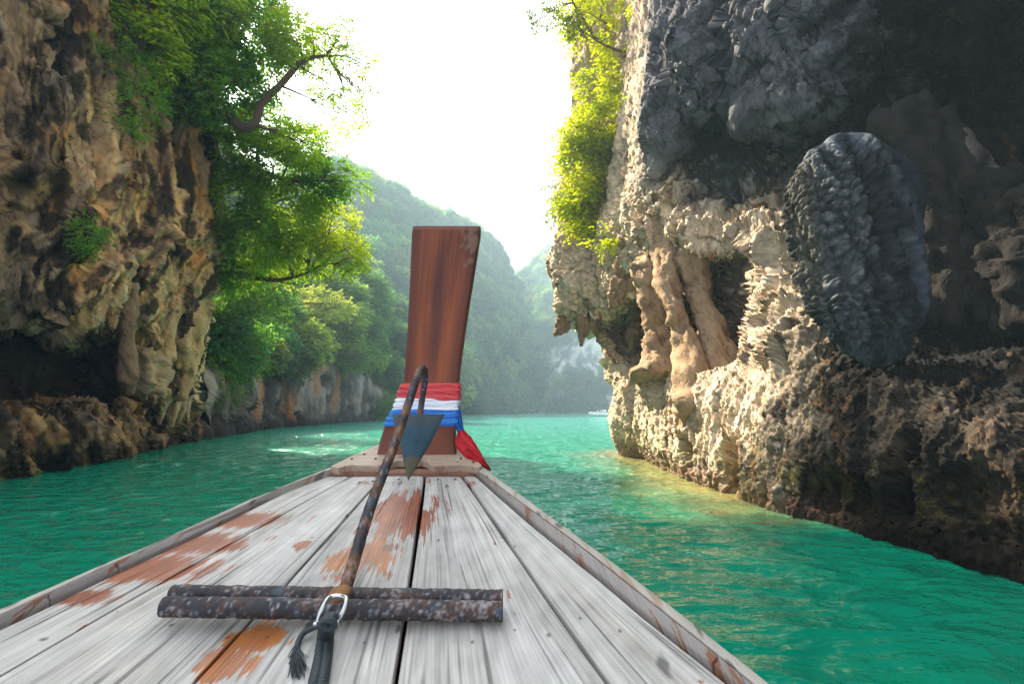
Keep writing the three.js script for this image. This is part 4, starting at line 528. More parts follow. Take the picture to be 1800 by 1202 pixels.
function deckWood(x, b) {
  let k = 0; const xs = seams.map((f) => f(b)); while (k < 5 && x > xs[k + 1]) k++; if (x < xs[0]) k = -1;
  const l = k < 0 ? S.out(b) : xs[k], r = k < 0 ? xs[0] : k >= 5 ? S.outR(b) : xs[k + 1], t = (x - l) / Math.max(1e-4, r - l), wd = 0.2 + .02 * k, ax = t * wd + k * 3.7;    // across the grain in metres at mid length
  const warp = .012 * noise(ax * 9, b * 2.2, k * 5 + 1);
  const g1 = noise((ax + warp) * 70, b * 2.6, k + .3), g2 = noise((ax + warp) * 190, b * 5, k + 7), g3 = noise((ax + warp) * 420, b * 11, k + 3), lo = fbm(ax * 8, b * 2.4, k * 2.1, 3), mott = fbm(x * 24, b * 15, 3, 3);
  const check = sstep(.34, .5, noise((ax + warp) * 95, b * 1.5, k + 11)) * sstep(-.15, .15, noise(ax * 12, b * 4, k + 31));
  let v = 0.445 + .12 * g1 + .15 * g2 + .10 * g3 + .24 * lo + .14 * mott - .22 * sstep(.18, .5, noise((ax + warp) * 150, b * 3.2, k + 70) * .8 + .5 * noise(ax * 14, b * 3, k + 75));
  let c = [v * 1.02, v * .98, v * .955]; c = mix3(c, [v * .98, v * .86, v * .72], clamp(.45 + .9 * fbm(ax * 6 + 4, b * 1.7, k + 20, 2)) * .5);
  // varnish left in flakes drawn out along the grain
  let paint = 0, hue = 0; for (const p of patches) { const dx = (x - p.x) / p.rx, db = (b - p.b) / p.rb, e = 1 - Math.sqrt(dx * dx + db * db) * .52; if (e > -.4) { const q = e * p.s; if (q > paint) { paint = q; hue = p.h; } } }
  const flake = paint * 1.2 + .35 * noise((ax + warp) * 230, b * 9, k + 90) * (paint > 0 ? 1 : 0) + .8 * fbm(ax * 30, b * 6.5, k + 40, 4) + .30 * fbm(ax * 110, b * 26, k + 44, 3) + .22 * g2 + .12 * g1 - .30; const stray = .3 * sstep(.34, .5, fbm(ax * 20 + 3, b * 4, k + 60, 4));
  const m = clamp(sstep(.28, .42, flake) + stray * .5); const tone = clamp(.5 + .9 * fbm(x * 18, b * 12, 8, 3));
  const col = hue === 1 ? mix3([.22, .05, .004], [.48, .14, .008], tone) : hue === 2 ? mix3([.11, .035, .018], [.28, .08, .03], tone) : mix3([.16, .032, .008], [.36, .088, .022], tone);
  c = mix3(c, col.map((q) => q * (1 + .25 * g2)), m * .92);
  c = c.map((q) => q * (1 - .62 * check)); let dark = 0; for (const p of blots) { const dx = (x - p.x) / p.rx, db = (b - p.b) / p.rb; dark = Math.max(dark, sstep(1.1, .3, Math.sqrt(dx * dx + db * db) + .5 * noise(x * 60, b * 40, 2))); }
  c = mix3(c, [.05, .045, .045], dark * .75);
  const edge = Math.min(t, 1 - t) * (r - l); c = c.map((q) => q * (1 - .45 * sstep(.006, 0, edge)));
  return [c, clamp(.55 + .14 * g1 + .16 * g2 + .1 * g3 - .5 * check + .12 * m), m];
}
const deckCol = new Uint8Array(2048 * 1536 * 4), deckH = new Uint8Array(2048 * 1536 * 4), deckR = new Uint8Array(1024 * 768 * 4);
for (let j = 0; j < 1536; j++) for (let i = 0; i < 2048; i++) { const [c, h, m] = deckWood(TX0 + TXW * (i + .5) / 2048, TB0 + TBW * (j + .5) / 1536), o = (j * 2048 + i) * 4; for (let k = 0; k < 3; k++) { deckCol[o + k] = clamp(toS(c[k]), 0, 255); deckH[o + k] = 255 * h; } deckCol[o + 3] = deckH[o + 3] = 255; if (!(i & 1) && !(j & 1)) { const q = ((j >> 1) * 1024 + (i >> 1)) * 4; deckR[q] = deckR[q + 1] = deckR[q + 2] = 255 * (m > .5 ? .42 : .62 + .2 * (h - .5)); deckR[q + 3] = 255; } }
const mkTex = (d, w, h, srgb) => { const t = new THREE.DataTexture(d, w, h, THREE.RGBAFormat); t.magFilter = THREE.LinearFilter; t.wrapS = t.wrapT = THREE.RepeatWrapping; if (srgb) t.colorSpace = THREE.SRGBColorSpace; t.needsUpdate = true; return t; };
const deckMat = new THREE.MeshStandardMaterial({ map: mkTex(deckCol, 2048, 1536, true), bumpMap: mkTex(deckH, 2048, 1536), bumpScale: .0035, roughnessMap: mkTex(deckR, 1024, 768), roughness: 1 });
const deckUV = (x, b) => [(x - TX0) / TXW, (b - TB0) / TBW];
// a board between two lines over the deck; profile of [across 0..1, inset m, height m]
function board(fl, fr, b0, b1, prof, n = 60, wobble = 0.0015, seed = 0) {
  const pos = [], uv = [], m = prof.length;
  for (let j = 0; j <= n; j++) { const b = lerp(b0, b1, j / n), l = fl(b), r = fr(b); for (const [t, ins, h] of prof) { const x = lerp(l, r, t) + ins, y = deckY(b) + h + (h > -.012 ? wobble * fbm(x * 14 + seed, b * 6, seed, 3) : 0); pos.push(x, y, -b); uv.push(...deckUV(x, b)); } }
  const idx = [...gridIndex(m, n + 1)]; for (const [j, f] of [[0, 0], [n, 1]]) { const k = pos.length / 3; for (let i = 0; i < m; i++) { pos.push(...pos.slice((j * m + i) * 3, (j * m + i) * 3 + 3)); uv.push(uv[(j * m + i) * 2], uv[(j * m + i) * 2 + 1]); } for (let i = 1; i < m - 1; i++) f ? idx.push(k, k + i, k + i + 1) : idx.push(k, k + i + 1, k + i); }
  const g = geom(pos, idx, uv); g.computeVertexNormals(); return offsetGeo(g, BO);
}
const plankProf = (gl, gr, dome = .0015) => [[0, gl, -.03], [0, gl, -.004], [0, gl + .0035, -.0005], ...[.12, .25, .4, .55, .7, .85].map((t) => [t, 0, dome * Math.sin(t * Math.PI)]), [1, -gr - .0035, -.0005], [1, -gr, -.004], [1, -gr, -.03]];
[[S.in, S.a, .004, .0018], [S.a, S.b, .0018, .0018], [S.b, S.c, .0018, .0045], [S.c, S.d, .0045, .0042], [S.d, S.e, .0042, .005]].forEach(([l, r, gl, gr], i) => mesh('deck_plank', board(l, r, B0, B1 - .012 + .004 * Math.sin(i * 4), plankProf(gl, gr), 70, .0025, i * 7), deckMat, boat));
// side rails: an inner strip in lengths, and a paler outer strip
const railTex = dataTex(1024, 256, (i, j, o) => { const u = i / 1024, v = j / 256; const g = tnoise(u, v, 6, 40, 3) * .5 + tnoise(u, v, 14, 90, 7) * .4, pe = tnoise(u, v, 10, 8, 30) + .6 * tnoise(u, v, 34, 20, 31) + .4 * tnoise(u, v, 90, 40, 5), big = tnoise(u, v, 3, 2, 77); const m = sstep(.12, .3, pe * .8 + big * .7); let c = mix3([.19, .165, .155], [.31, .275, .26], clamp(.5 + g)); c = mix3(c, mix3([.13, .055, .03], [.24, .10, .05], clamp(.5 + g + pe * .4)), m); o[0] = toS(c[0]); o[1] = toS(c[1]); o[2] = toS(c[2]); }, true);
const railMat = new THREE.MeshStandardMaterial({ map: railTex, roughness: .55, bumpMap: railTex, bumpScale: .003 });
const capTex = dataTex(1024, 256, (i, j, o) => { const u = i / 1024, v = j / 256; const g = tnoise(u, v, 5, 60, 3) * .5 + tnoise(u, v, 16, 110, 7) * .5, lo = tnoise(u, v, 5, 3, 9), k = sstep(.3, .5, tnoise(u, v, 22, 5, 60)); let c = mix3([.30, .26, .22], [.52, .47, .42], clamp(.5 + .6 * g + .5 * lo)); c = mix3(c, [.28, .13, .06], .5 * sstep(.15, .4, tnoise(u, v, 9, 6, 91))); c = c.map((q) => q * (1 - .6 * k)); o[0] = toS(c[0]); o[1] = toS(c[1]); o[2] = toS(c[2]); }, true);
const capMat = new THREE.MeshStandardMaterial({ map: capTex, roughness: .7, bumpMap: capTex, bumpScale: .003 });
const railUV = (g, side) => { const p = g.attributes.position, uv = g.attributes.uv; for (let i = 0; i < p.count; i++) uv.setXY(i, (-p.getZ(i)) * .62 + side * .37, (p.getX(i) * side * 3 + p.getY(i)) * 3); return g; };
{
  const joints = [[B0, .62], [.62, -deckAt(74, 1062).z], [-deckAt(74, 1062).z, -deckAt(172, 1005).z], [-deckAt(172, 1005).z, BG]];
  for (const [a, b] of joints) mesh('rail', railUV(board(S.in, S.lid, a + .0025, b - .0025, [[0, 0, -.03], [0, 0, .004], [.12, 0, .009], [.85, 0, .0185], [1, -.001, .02], [1, -.001, -.03]], 30, .001), -1), railMat, boat);
  mesh('rail_cap', railUV(board(S.lid, S.out, B0, BG, [[0, -.0005, -.03], [0, -.0005, .02], [.2, 0, .022], [.8, 0, .021], [1, .003, .016], [1, 0, -.04]].map(([t, i, h]) => [t, i, h]), 60, .003), -1), capMat, boat);
  for (const [a, b] of [[B0, -deckAt(1285, 1176).z], [-deckAt(1285, 1176).z, BG]]) mesh('rail', railUV(board(S.e, S.lidR, a + .0025, b - .0025, [[0, .002, -.03], [0, .002, .004], [.12, 0, .009], [.85, 0, .0185], [1, -.001, .02], [1, -.001, -.03]], 50, .001), 1), railMat, boat);
  mesh('rail_cap', railUV(board(S.lidR, S.outR, B0, BG, [[0, .0005, -.03], [0, .0005, .02], [.2, 0, .022], [.8, 0, .021], [1, -.003, .016], [1, 0, -.04]], 60, .003), 1), capMat, boat);
}
const varnish = dataTex(512, 1024, (i, j, o) => { const u = i / 512, v = j / 1024, w = u + .02 * noise(u * 4, v * 5, 2); const g = noise(w * 22, v * 3, 1) * .6 + noise(w * 60, v * 7, 5) * .5 + noise(w * 150, v * 16, 8) * .3, lo = fbm(w * 3.2, v * 1.6, 3, 3); let c = mix3([.085, .020, .011], [.27, .070, .022], clamp(.45 + .45 * g + 1.2 * lo)); const mid = Math.exp(-Math.pow((w - .5 + .05 * noise(v * 3, 1, 1)) / .085, 2)) * sstep(.2, .5, v) * sstep(.93, .7, v); c = mix3(c, [.035, .014, .018], .9 * mid * clamp(.6 + g)); c = mix3(c, [.06, .016, .014], .65 * sstep(.24, .46, Math.abs(u - .5) + .12 * lo) ); const scr = sstep(.36, .6, noise(u * 90 + v * 30, v * 130, 4)) * sstep(.75, .3, v) * sstep(.36, .1, Math.abs(u - .55)); c = mix3(c, [.36, .2, .17], scr * .55); const worn = sstep(.05, .35, fbm(u * 9, v * 14, 20, 3) + .55 - Math.hypot((u - .9) / .22, (v - .95) / .14) * .6); c = mix3(c, [.17, .10, .07], worn * .7); if (v < .12) c = mix3(c, [.2, .07, .045], .5 * sstep(.12, .02, v)); o[0] = toS(c[0]); o[1] = toS(c[1]); o[2] = toS(c[2]); }, true);
const varnishMat = new THREE.MeshPhysicalMaterial({ map: varnish, roughness: .5, specularIntensity: .6, bumpMap: varnish, bumpScale: .004 });
const prowSec = [[830, 655, 805, 1.97], [778, 667, 799.5, 2.0], [750, 676, 799, 2.02], [720, 692, 801, 2.05], [675, 708.5, 804.5, 2.09], [640, 711.5, 808.5, 2.115], [600, 714.5, 813.5, 2.14], [550, 717, 821, 2.175], [500, 719.5, 829, 2.21], [450, 721.5, 837, 2.25], [415, 723, 842.5, 2.275], [402, 724.5, 844.5, 2.285]];
const prowAt = (py) => { let i = 0; while (i < prowSec.length - 2 && prowSec[i + 1][0] > py) i++; const A = prowSec[i], B = prowSec[i + 1], t = (A[0] - py) / (A[0] - B[0]); const l = lerp(A[1], B[1], t), r = lerp(A[2], B[2], t), d = lerp(A[3], B[3], t), a = at(l, py, d), b = at(r, py, d); return { c: a.clone().add(b).multiplyScalar(.5), hw: a.distanceTo(b) / 2, d }; };
{
  const st = [], uvv = []; for (let k = 0; k <= 60; k++) { const py = lerp(830, 401.5, k / 60), q = prowAt(py); q.c.z -= .032; st.push({ c: q.c, x: new V3(q.hw, 0, 0), y: new V3(0, .012, .032) }); }
  for (const y of [1.1, .6, 0, -.4]) st.unshift({ c: new V3(st[4].c.x, y, -1.96 + (1.3 - y) * .25 + .0), x: new V3(.11 - (1.3 - y) * .04, 0, 0), y: new V3(0, 0, .04) });
  const g = loft(st, 40, .16, (p) => { const e = .0016 * fbm(p.x * 30, p.y * 20, p.z * 30, 3); p.x += e; p.z += e; });
  const p = g.attributes.position, uv = g.attributes.uv; for (let i = 0; i < p.count; i++) { const q = prowAt(Math.min(830, Math.max(401, lerp(830, 401, (p.getY(i) - 1.33) / (2.41 - 1.33))))); uv.setXY(i, .5 + (p.getX(i) - q.c.x) / q.hw * .49, clamp((p.getY(i) - 1.42) / 1.0, 0, 1)); }
  mesh('prow_board', offsetGeo(g, BO), varnishMat, boat);
}
// bow plate in front of the deck, with its scalloped lower edge, and the batten under it
{
  const r = .035, edge = [[664, 781], [800, 778], [822, 795], [846, 817], [842, 820], [830, 818], [810, 816], [790, 817], [768, 819], [757, 816], [752, 810], [742, 807], [720, 808], [700, 808], [685, 812], [665, 817], [640, 817], [618, 816], [605, 818], [595, 821], [583, 818], [620, 800]];
  const pts = edge.map(([a, b]) => deckAt(a, b, r)), O = deckAt(720, 810, r), U = new V3(1, 0, 0), Vv = new V3(0, DS, -1).normalize();
  const sh = new THREE.Shape(pts.map((p) => new THREE.Vector2(p.clone().sub(O).dot(U), p.clone().sub(O).dot(Vv))));
  const g = new THREE.ExtrudeGeometry(sh, { depth: .022, bevelEnabled: true, bevelSize: .003, bevelThickness: .003, bevelSegments: 2 });
  const Nn = new V3().crossVectors(U, Vv), M = new THREE.Matrix4().makeBasis(U, Vv, Nn).setPosition(O.clone().addScaledVector(Nn, -.026)); g.applyMatrix4(M);
  const uv = g.attributes.uv, p = g.attributes.position; for (let i = 0; i < p.count; i++) uv.setXY(i, p.getX(i) * 1.5, -p.getZ(i) * 4);
  const pt = dataTex(512, 512, (i, j, o) => { const u = i / 512, v = j / 512; const gr = tnoise(u, v, 8, 60, 3) * .5 + tnoise(u, v, 20, 120, 9) * .4, m = tnoise(u, v, 5, 4, 12) + .5 * tnoise(u, v, 13, 11, 4), h = sstep(.42, .55, tnoise(u, v, 15, 15, 90)); let c = mix3([.30, .20, .14], [.50, .39, .30], clamp(.5 + gr + .4 * m)); c = mix3(c, [.24, .07, .05], .6 * sstep(.1, .4, m)); c = c.map((q) => q * (1 - .75 * h)); o[0] = toS(c[0]); o[1] = toS(c[1]); o[2] = toS(c[2]); }, true);
  mesh('bow_plate', offsetGeo(g, BO), new THREE.MeshStandardMaterial({ map: pt, roughness: .6, bumpMap: pt, bumpScale: .002 }), boat);
  const a = (b) => S.in(b) - .0, c = (b) => S.e(b) + .0; const bk = -deckAt(720, 829).z;
  mesh('batten', railUV(board(a, c, B1 - .004, bk, [[0, .004, -.03], [0, .004, .006], [.02, 0, .01], [.5, 0, .011], [.98, 0, .01], [1, -.004, .006], [1, -.004, -.03]], 8, .002), 1), new THREE.MeshStandardMaterial({ map: pt, color: 0xc8a596, roughness: .55 }), boat);
  mesh('bow_beam', railUV(board(a, c, bk + .006, bk + .16, [[0, .002, -.05], [0, .002, -.004], [1, -.002, -.004], [1, -.002, -.05]], 8, .002), 1), new THREE.MeshStandardMaterial({ color: new THREE.Color(.09, .035, .022), roughness: .5 }), boat);
}
{ const nm = new THREE.MeshStandardMaterial({ color: new THREE.Color(.04, .028, .022), roughness: .8 }), ng = new THREE.CylinderGeometry(.0042, .0036, .004, 10); for (const [a, b, h] of [[618, 806, .0365], [660, 806, .0365], [700, 797, .0365], [768, 784, .0365], [787, 795, .0365], [810, 806, .0365], [832, 812, .0365], [640, 798, .0365], [676, 787, .0365], [655, 846, .001], [700, 843, .001], [770, 843, .001], [800, 843, .001], [632, 848, .001]]) { const p = deckAt(a, b, h), m = mesh('nail', ng, nm, boat); m.position.copy(p).sub(BO); m.rotation.x = Math.atan(DS); } }
// hull below the rails
for (const [f, sgn] of [[S.out, -1], [S.outR, 1]]) {
  const pos = [], uv = [], n = 40, m = 14; for (let j = 0; j <= n; j++) { const t = j / n, b = lerp(B0 - .6, 2.0, t), e = b < BG ? f(b) : lerp(f(BG), (sgn < 0 ? -.47 : -.23), (b - BG) / (2.0 - BG)), top = deckY(b) + (b < BG ? .0 : .005) - .012; for (let i = 0; i <= m; i++) { const q = i / m, x = lerp(e - sgn * .004, -.34, Math.pow(q, 1.3)), y = lerp(top, -.35, Math.pow(q, .8)); pos.push(x, y, -b + .15 * q * t); uv.push(b * .5, q * 2); } }
  const g = geom(pos, gridIndex(m + 1, n + 1), uv); g.computeVertexNormals(); mesh('hull_side', offsetGeo(g, BO), new THREE.MeshStandardMaterial({ color: new THREE.Color(.16, .085, .05), roughness: .6, side: THREE.DoubleSide }), boat);
}
{ const g = geom([S.out(.32), deckY(.32) - .03, -.32, S.outR(.32), deckY(.32) - .03, -.32, -.34, -.3, -.32], [0, 2, 1]); g.computeVertexNormals(); mesh('bulkhead', offsetGeo(g, BO), new THREE.MeshStandardMaterial({ color: new THREE.Color(.16, .085, .05), side: THREE.DoubleSide, roughness: .8 }), boat); }

// ------------------------------------------------------------------ sashes round the prow
function sash(name, label, pyTop, pyBot, tilt, c0, c1, off, seed) {
  const NU = 160, NV = 40, pos = [], col = [];
  for (let j = 0; j < NV; j++) { const v = j / (NV - 1); for (let i = 0; i < NU; i++) {
    const a = i / NU * TAU, ca = Math.cos(a), sa = Math.sin(a), pw = .28, X = Math.sign(ca) * Math.pow(Math.abs(ca), pw), Z = Math.sign(sa) * Math.pow(Math.abs(sa), pw);
    const py = lerp(pyTop, pyBot, v) + tilt * X * (sa > 0 ? 1 : .3) * v, q = prowAt(py);
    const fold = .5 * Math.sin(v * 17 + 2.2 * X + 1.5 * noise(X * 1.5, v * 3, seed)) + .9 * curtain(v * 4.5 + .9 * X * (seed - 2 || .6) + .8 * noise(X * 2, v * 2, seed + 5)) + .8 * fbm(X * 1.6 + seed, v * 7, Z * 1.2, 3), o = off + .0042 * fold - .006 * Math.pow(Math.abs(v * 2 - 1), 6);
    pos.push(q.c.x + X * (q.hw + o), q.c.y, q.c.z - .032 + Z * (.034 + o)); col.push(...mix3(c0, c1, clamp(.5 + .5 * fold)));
  } }
  const g = geom(pos, gridIndex(NU, NV, true), null, col); g.computeVertexNormals();
  const b = prowAt(pyBot).c, t = thing(name, [b.x, b.y, b.z]); mesh('cloth_band', offsetGeo(g, b), new THREE.MeshPhysicalMaterial({ vertexColors: true, roughness: .75, sheen: .4, sheenRoughness: .5, side: THREE.DoubleSide }), t);
  return tag(t, label, 'sash', null), t;
}
// a hanging end of cloth: a soft folded strip
function clothTail(parent, pts, wid, dirs, c, thick = .006) { const pp = curvePts(pts.map(P), 28), st = pp.map((p, i) => { const t = i / 28, k = Math.min(dirs.length - 2, Math.floor(t * (dirs.length - 1))), f = t * (dirs.length - 1) - k, w = lerp(wid[k], wid[k + 1], f); const x = new V3(...dirs[k]).lerp(new V3(...dirs[k + 1]), f).normalize(); const tan = new V3().subVectors(pp[Math.min(28, i + 1)], pp[Math.max(0, i - 1)]).normalize(); x.addScaledVector(tan, -x.dot(tan)).normalize(); return { c: p, x: x.clone().multiplyScalar(w), y: new V3().crossVectors(tan, x).multiplyScalar(thick) }; }); const g = loft(st, 40, 1, (p, a, t) => { const w = .006 * Math.sin(a * 5 + t * 6) + .005 * noise(p.x * 40, p.y * 40, p.z * 40); p.z += w; p.y += w * .5; }); mesh('cloth_tail', offsetGeo(paint(g, (x, y, z) => { const k = 1 + .3 * noise(x * 50, y * 50, z * 50); return c.map((q) => q * k); }), parent.position), new THREE.MeshPhysicalMaterial({ vertexColors: true, roughness: .7, sheen: .4, side: THREE.DoubleSide }), parent); }
const red = sash('red_sash', 'red cloth sash wound round the prow board above the white one', 673.5, 703, 5, [.36, .012, .02], [.62, .07, .075], .011, 1);
sash('white_sash', 'white cloth sash wound round the prow between the red and blue ones', 697, 724, 3, [.5, .52, .62], [.78, .79, .84], .0085, 2);
const blue = sash('blue_sash', 'blue cloth sash lowest on the prow board behind the anchor fluke', 717, 749, 0, [.01, .09, .36], [.03, .2, .6], .011, 3);
clothTail(blue, [[800, 718, 2.06], [804, 735, 2.04], [808, 752, 2.02], [812, 768, 2.0]], [.02, .018, .015, .01], [[1, 0, .3], [1, 0, .2], [1, 0, 0], [1, 0, 0]], [.012, .09, .33]);
clothTail(red, [[811, 758, 2.0], [814, 775, 1.97], [828, 793, 1.94], [842, 806, 1.92], [850, 812, 1.91]], [.012, .034, .03, .02, .004], [[1, .35, 0], [1, .3, 0], [.8, .6, .2], [.7, .6, .3], [.6, .6, .3]], [.46, .006, .016]);
clothTail(red, [[824, 786, 1.95], [838, 803, 1.92], [850, 815, 1.9], [862, 826, 1.89]], [.02, .018, .012, .003], [[.8, .6, 0], [.8, .6, 0], [.8, .6, 0], [.8, .6, 0]], [.40, .005, .014]);

// ------------------------------------------------------------------ anchor
const rustTexFn = (x, y, z, s) => { const f = fbm(x * 52, y * 52, z * 52, 4), q = fbm(x * 110 + 4, y * 110, z * 110, 3), w = noise(x * 16, y * 16, z * 16); let c = mix3([.03, .028, .034], [.075, .04, .032], sstep(-.1, .4, f)); c = mix3(c, [.24, .24, .27], .85 * sstep(.05, .28, q + .35 * w - .3 * s)); c = mix3(c, [.42, .42, .44], .8 * sstep(.3, .42, q + .15 * f)); c = mix3(c, [.34, .13, .03], s * sstep(.0, .35, w + .4 * f)); c = mix3(c, [.06, .10, .15], .5 * sstep(.25, .5, noise(x * 30 + 9, y * 30, z * 30))); c = mix3(c, [.02, .016, .02], sstep(.2, .45, -q + .2 * f)); return c; };
const rustMat = new THREE.MeshStandardMaterial({ vertexColors: true, roughness: .68, metalness: .15 });
const crossL = (px, py, d) => at(px, py, d);
const anchorBase = deckAt(600, 1075), anchor = thing('anchor', anchorBase.toArray());
tag(anchor, 'rusty iron anchor lying on the deck with its blue fluke against the prow', 'anchor');
{
  const add = (name, g, s) => { const m = mesh(name, offsetGeo(paint(g, (x, y, z) => rustTexFn(x, y, z, s)), anchorBase), rustMat, anchor); return m; };
  const line = (a, b, n) => Array.from({ length: n + 1 }, (_, i) => a.clone().lerp(b, i / n));
  add('crossbar', bar(line(at(302, 1043, 1.065), at(884, 1052, 1.075), 240), .0165, 26, .22, 60), .12);
  add('crossbar', bar(line(at(287, 1066, 1.035), at(884, 1074.5, 1.045), 240), .0185, 26, .22, 60), .12);
  const sp = curvePts([[602, 1052, 1.07], [622, 985, 1.13], [650, 893, 1.25], [690, 789, 1.44], [719, 706, 1.58], [733, 664, 1.655], [741, 648, 1.70], [746, 655, 1.745], [746, 672, 1.755], [742, 700, 1.75], [739, 722, 1.742], [737, 742, 1.735]].map(P), 180);
  add('shank', bar(sp, (t) => lerp(.0130, .0105, sstep(.6, .8, t)), 20, .14, 60), .4);
  // weld lump at the foot of the shank
  const wl = new THREE.SphereGeometry(.027, 24, 18); wl.scale(1, .8, 1.2); const wp = at(600, 1050, 1.06); wl.translate(wp.x, wp.y, wp.z); add('weld', wl, .7);
  // fluke: a bent triangular plate
  const NU = 30, NV = 50, pos = [], col = [], th = .005; for (const side of [1, -1]) for (let j = 0; j <= NV; j++) { const v = j / NV, py = lerp(728, 845, v), l = v < .5 ? lerp(688.5, 704.5, v * 2) : lerp(704.5, 717, Math.pow(v * 2 - 1, 1.15)), r = v < .4 ? lerp(782, 759, v / .4) : lerp(759, 717.6, (v - .4) / .6); for (let i = 0; i <= NU; i++) { const u = i / NU, bow = .02 * (1 - Math.pow(u * 2 - 1, 2)) * (1 - v); const d = lerp(1.745, 1.70, v) - bow - side * th * .5 * (1 - Math.pow(u * 2 - 1, 8)); const p = at(lerp(l, r, u), py, d); pos.push(p.x, p.y, p.z); const f = fbm(u * 4, v * 6, 2, 3), g2 = fbm(u * 14, v * 30, 6, 3); let c = mix3([.008, .035, .055], [.015, .075, .115], clamp(.5 + f)); c = mix3(c, [.055, .065, .07], sstep(.32, .05, v + .2 * f) * .85); c = mix3(c, [.07, .07, .035], sstep(.58, .66, v + .05 * f - .1 * Math.abs(u - .5))); c = mix3(c, [.12, .07, .04], .6 * sstep(.28, .5, g2)); col.push(...c.map((q) => q * (1 + .35 * g2))); } }
  const n1 = (NU + 1) * (NV + 1), idx = [...gridIndex(NU + 1, NV + 1, false, true), ...[...gridIndex(NU + 1, NV + 1)].map((k) => k + n1)]; const ring = []; for (let i = 0; i <= NU; i++) ring.push(i); for (let j = 1; j <= NV; j++) ring.push(j * (NU + 1) + NU); for (let i = NU - 1; i >= 0; i--) ring.push(NV * (NU + 1) + i); for (let j = NV - 1; j > 0; j--) ring.push(j * (NU + 1)); ring.forEach((a, k) => { const b = ring[(k + 1) % ring.length]; idx.push(a, b, a + n1, b, b + n1, a + n1); });
  const g = geom(pos, idx, null, col); g.computeVertexNormals(); const fl = mesh('fluke', offsetGeo(g, anchorBase), new THREE.MeshStandardMaterial({ vertexColors: true, roughness: .45, metalness: .2 }), anchor); fl.userData.label = 'dark blue triangular fluke with an olive tip';
  // bright shackle at the foot
  const steel = new THREE.MeshStandardMaterial({ color: new THREE.Color(.6, .6, .62), metalness: 1, roughness: .28 });
  const sh = bar(curvePts([[557, 1095, .985], [564, 1075, .988], [573, 1056, 1.0], [582, 1049, 1.015], [598, 1048, 1.015], [609, 1055, 1.0], [602, 1076, .988], [590, 1094, .985]].map(P), 60), .0045, 12); mesh('shackle', offsetGeo(sh, anchorBase), steel, anchor);
  const pin = bar(line(at(552, 1096, .982), at(596, 1095, .982), 6), .0055, 12); mesh('shackle_pin', offsetGeo(pin, anchorBase), steel, anchor);
}
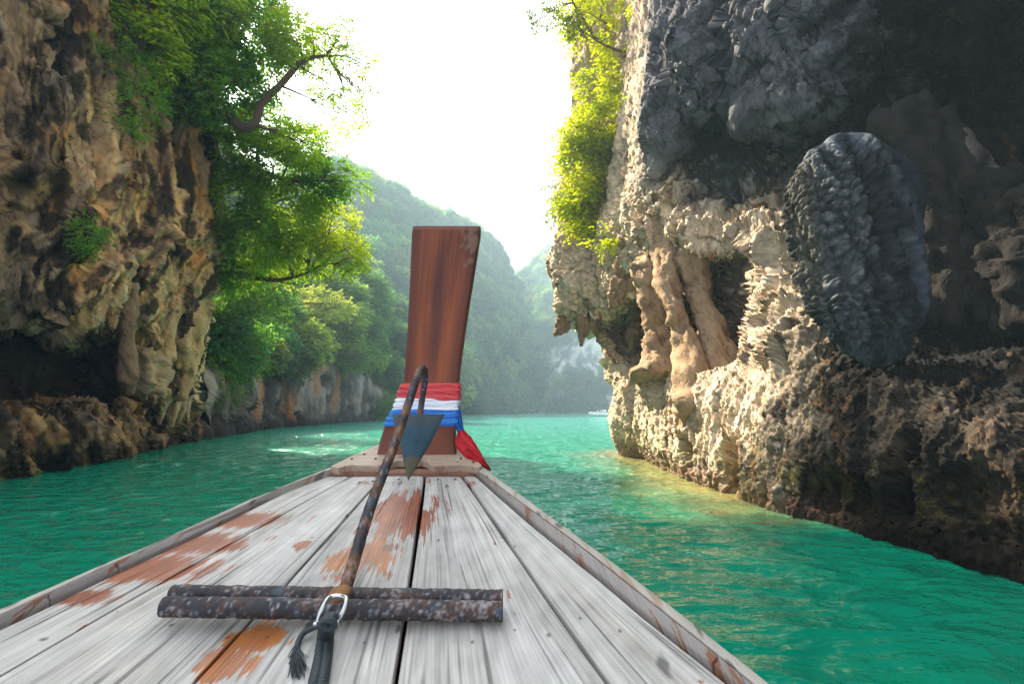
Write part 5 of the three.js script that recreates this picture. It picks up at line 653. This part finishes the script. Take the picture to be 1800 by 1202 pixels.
// ------------------------------------------------------------------ rope
{
  const base = deckAt(575, 1120), rope = thing('rope', base.toArray()), mat = new THREE.MeshStandardMaterial({ color: new THREE.Color(.032, .042, .05), roughness: .6 });
  const twisted = (pts, r, turns, n = 150) => { const c = curvePts(pts, n), gs = []; for (let k = 0; k < 3; k++) { const q = c.map((p, i) => { const t = new V3().subVectors(c[Math.min(n, i + 1)], c[Math.max(0, i - 1)]).normalize(), x = new V3().crossVectors(t, new V3(.1, 1, .3)).normalize(), y = new V3().crossVectors(t, x), a = i / n * turns * TAU + k * TAU / 3; return p.clone().addScaledVector(x, Math.cos(a) * r * .56).addScaledVector(y, Math.sin(a) * r * .56); }); gs.push(bar(q, r * .5, 8)); } return mergeGeometries(gs); };
  const on = (px, py, h) => deckAt(px, py, h);
  mesh('rope_run', offsetGeo(twisted([at(585, 1084, .985), at(580, 1092, .975), on(577, 1120, .012), on(573, 1160, .011), on(566, 1202, .011), on(545, 1300, .011), on(500, 1500, .011)], .0098, 21, 330), base), mat, rope);
  mesh('rope_run', offsetGeo(twisted([at(577, 1086, .98), at(571, 1096, .97), on(566, 1125, .012), on(560, 1165, .011), on(551, 1204, .011), on(528, 1300, .011), on(480, 1500, .011)], .0098, 21, 330), base), mat, rope);
  mesh('knot', offsetGeo(twisted([at(560, 1098, .97), at(575, 1090, .955), at(588, 1096, .96), at(580, 1106, .965), at(562, 1100, .965)], .006, 8, 60), base), mat, rope);
  mesh('rope_end', offsetGeo(twisted([at(562, 1098, .975), on(548, 1104, .02), on(534, 1112, .014), on(525, 1126, .011), on(521, 1140, .01)], .0052, 9, 70), base), mat, rope);
  const R = rng(31), gs = []; for (let k = 0; k < 110; k++) { const a = (R() - .5), L = 20 + 40 * R(), sp = (R() - .4) * 40; gs.push(bar(curvePts([on(521 + a * 8, 1134 + R() * 6, .008 + .01 * R()), on(519 + a * 14 + sp * .2, 1134 + L * .5, .012 * R() + .004), on(517 + a * 12 + sp * (.4 + .6 * R()), 1134 + L, .003 + .006 * R())], 7), (t) => .0011 * (1 - .4 * t), 4)); } const fr = mesh('frayed_tassel', offsetGeo(mergeGeometries(gs), base), mat, rope); fr.userData.label = 'frayed black rope end';
  tag(rope, 'doubled black rope tied to the anchor with one frayed end', 'rope');
}

// ------------------------------------------------------------------ small things on the water
{
  const p = at(1056, 731, 140), b = thing('motor_boat', [p.x, 0, p.z]), w = new THREE.MeshStandardMaterial({ color: new THREE.Color(.8, .8, .8), roughness: .4 });
  const st = []; for (let i = 0; i <= 14; i++) { const t = i / 14; st.push({ c: new V3(lerp(-3.2, 3.2, t), .45 + .25 * Math.pow(1 - t, 2), 0), x: new V3(0, 0, .95 * Math.pow(Math.sin(Math.min(1, t * 1.25 + .06) * Math.PI / 2), .7)), y: new V3(0, .5, 0) }); } mesh('hull', loft(st, 18, .7), w, b);
  const cab = loft([0, .4, 1].map((t) => ({ c: new V3(lerp(-.9, 1.4, t), 1.25, 0), x: new V3(0, 0, .7), y: new V3(0, lerp(.15, .45, t), 0) })), 14, .5); mesh('cabin', cab, w, b);
  const wn = loft([0, 1].map((t) => ({ c: new V3(lerp(-.6, 1.2, t), 1.35, 0), x: new V3(0, 0, .715), y: new V3(0, .14, 0) })), 14, .5); mesh('window', wn, new THREE.MeshStandardMaterial({ color: new THREE.Color(.03, .05, .07), roughness: .15 }), b);
  tag(b, 'small white motor boat far off beside the right cliff', 'motor boat');
  const q = at(248, 931.5, 1440 / 210.5), lf = new Leaves(); lf.leaf(-.05, .0, 0, 1, .05, .2, 0, 1, 0, .11, .03, [.3, .34, .02]); lf.leaf(-.02, .0, .02, .6, .1, -1, 0, 1, 0, .07, .02, [.26, .3, .02]); const m = mesh('floating_leaf', lf.geo(), leafMat); m.position.set(q.x, .03, q.z); tag(m, 'yellow leaf floating alone on the green water left of the boat', 'leaf');
}
renderer.render(scene, camera);
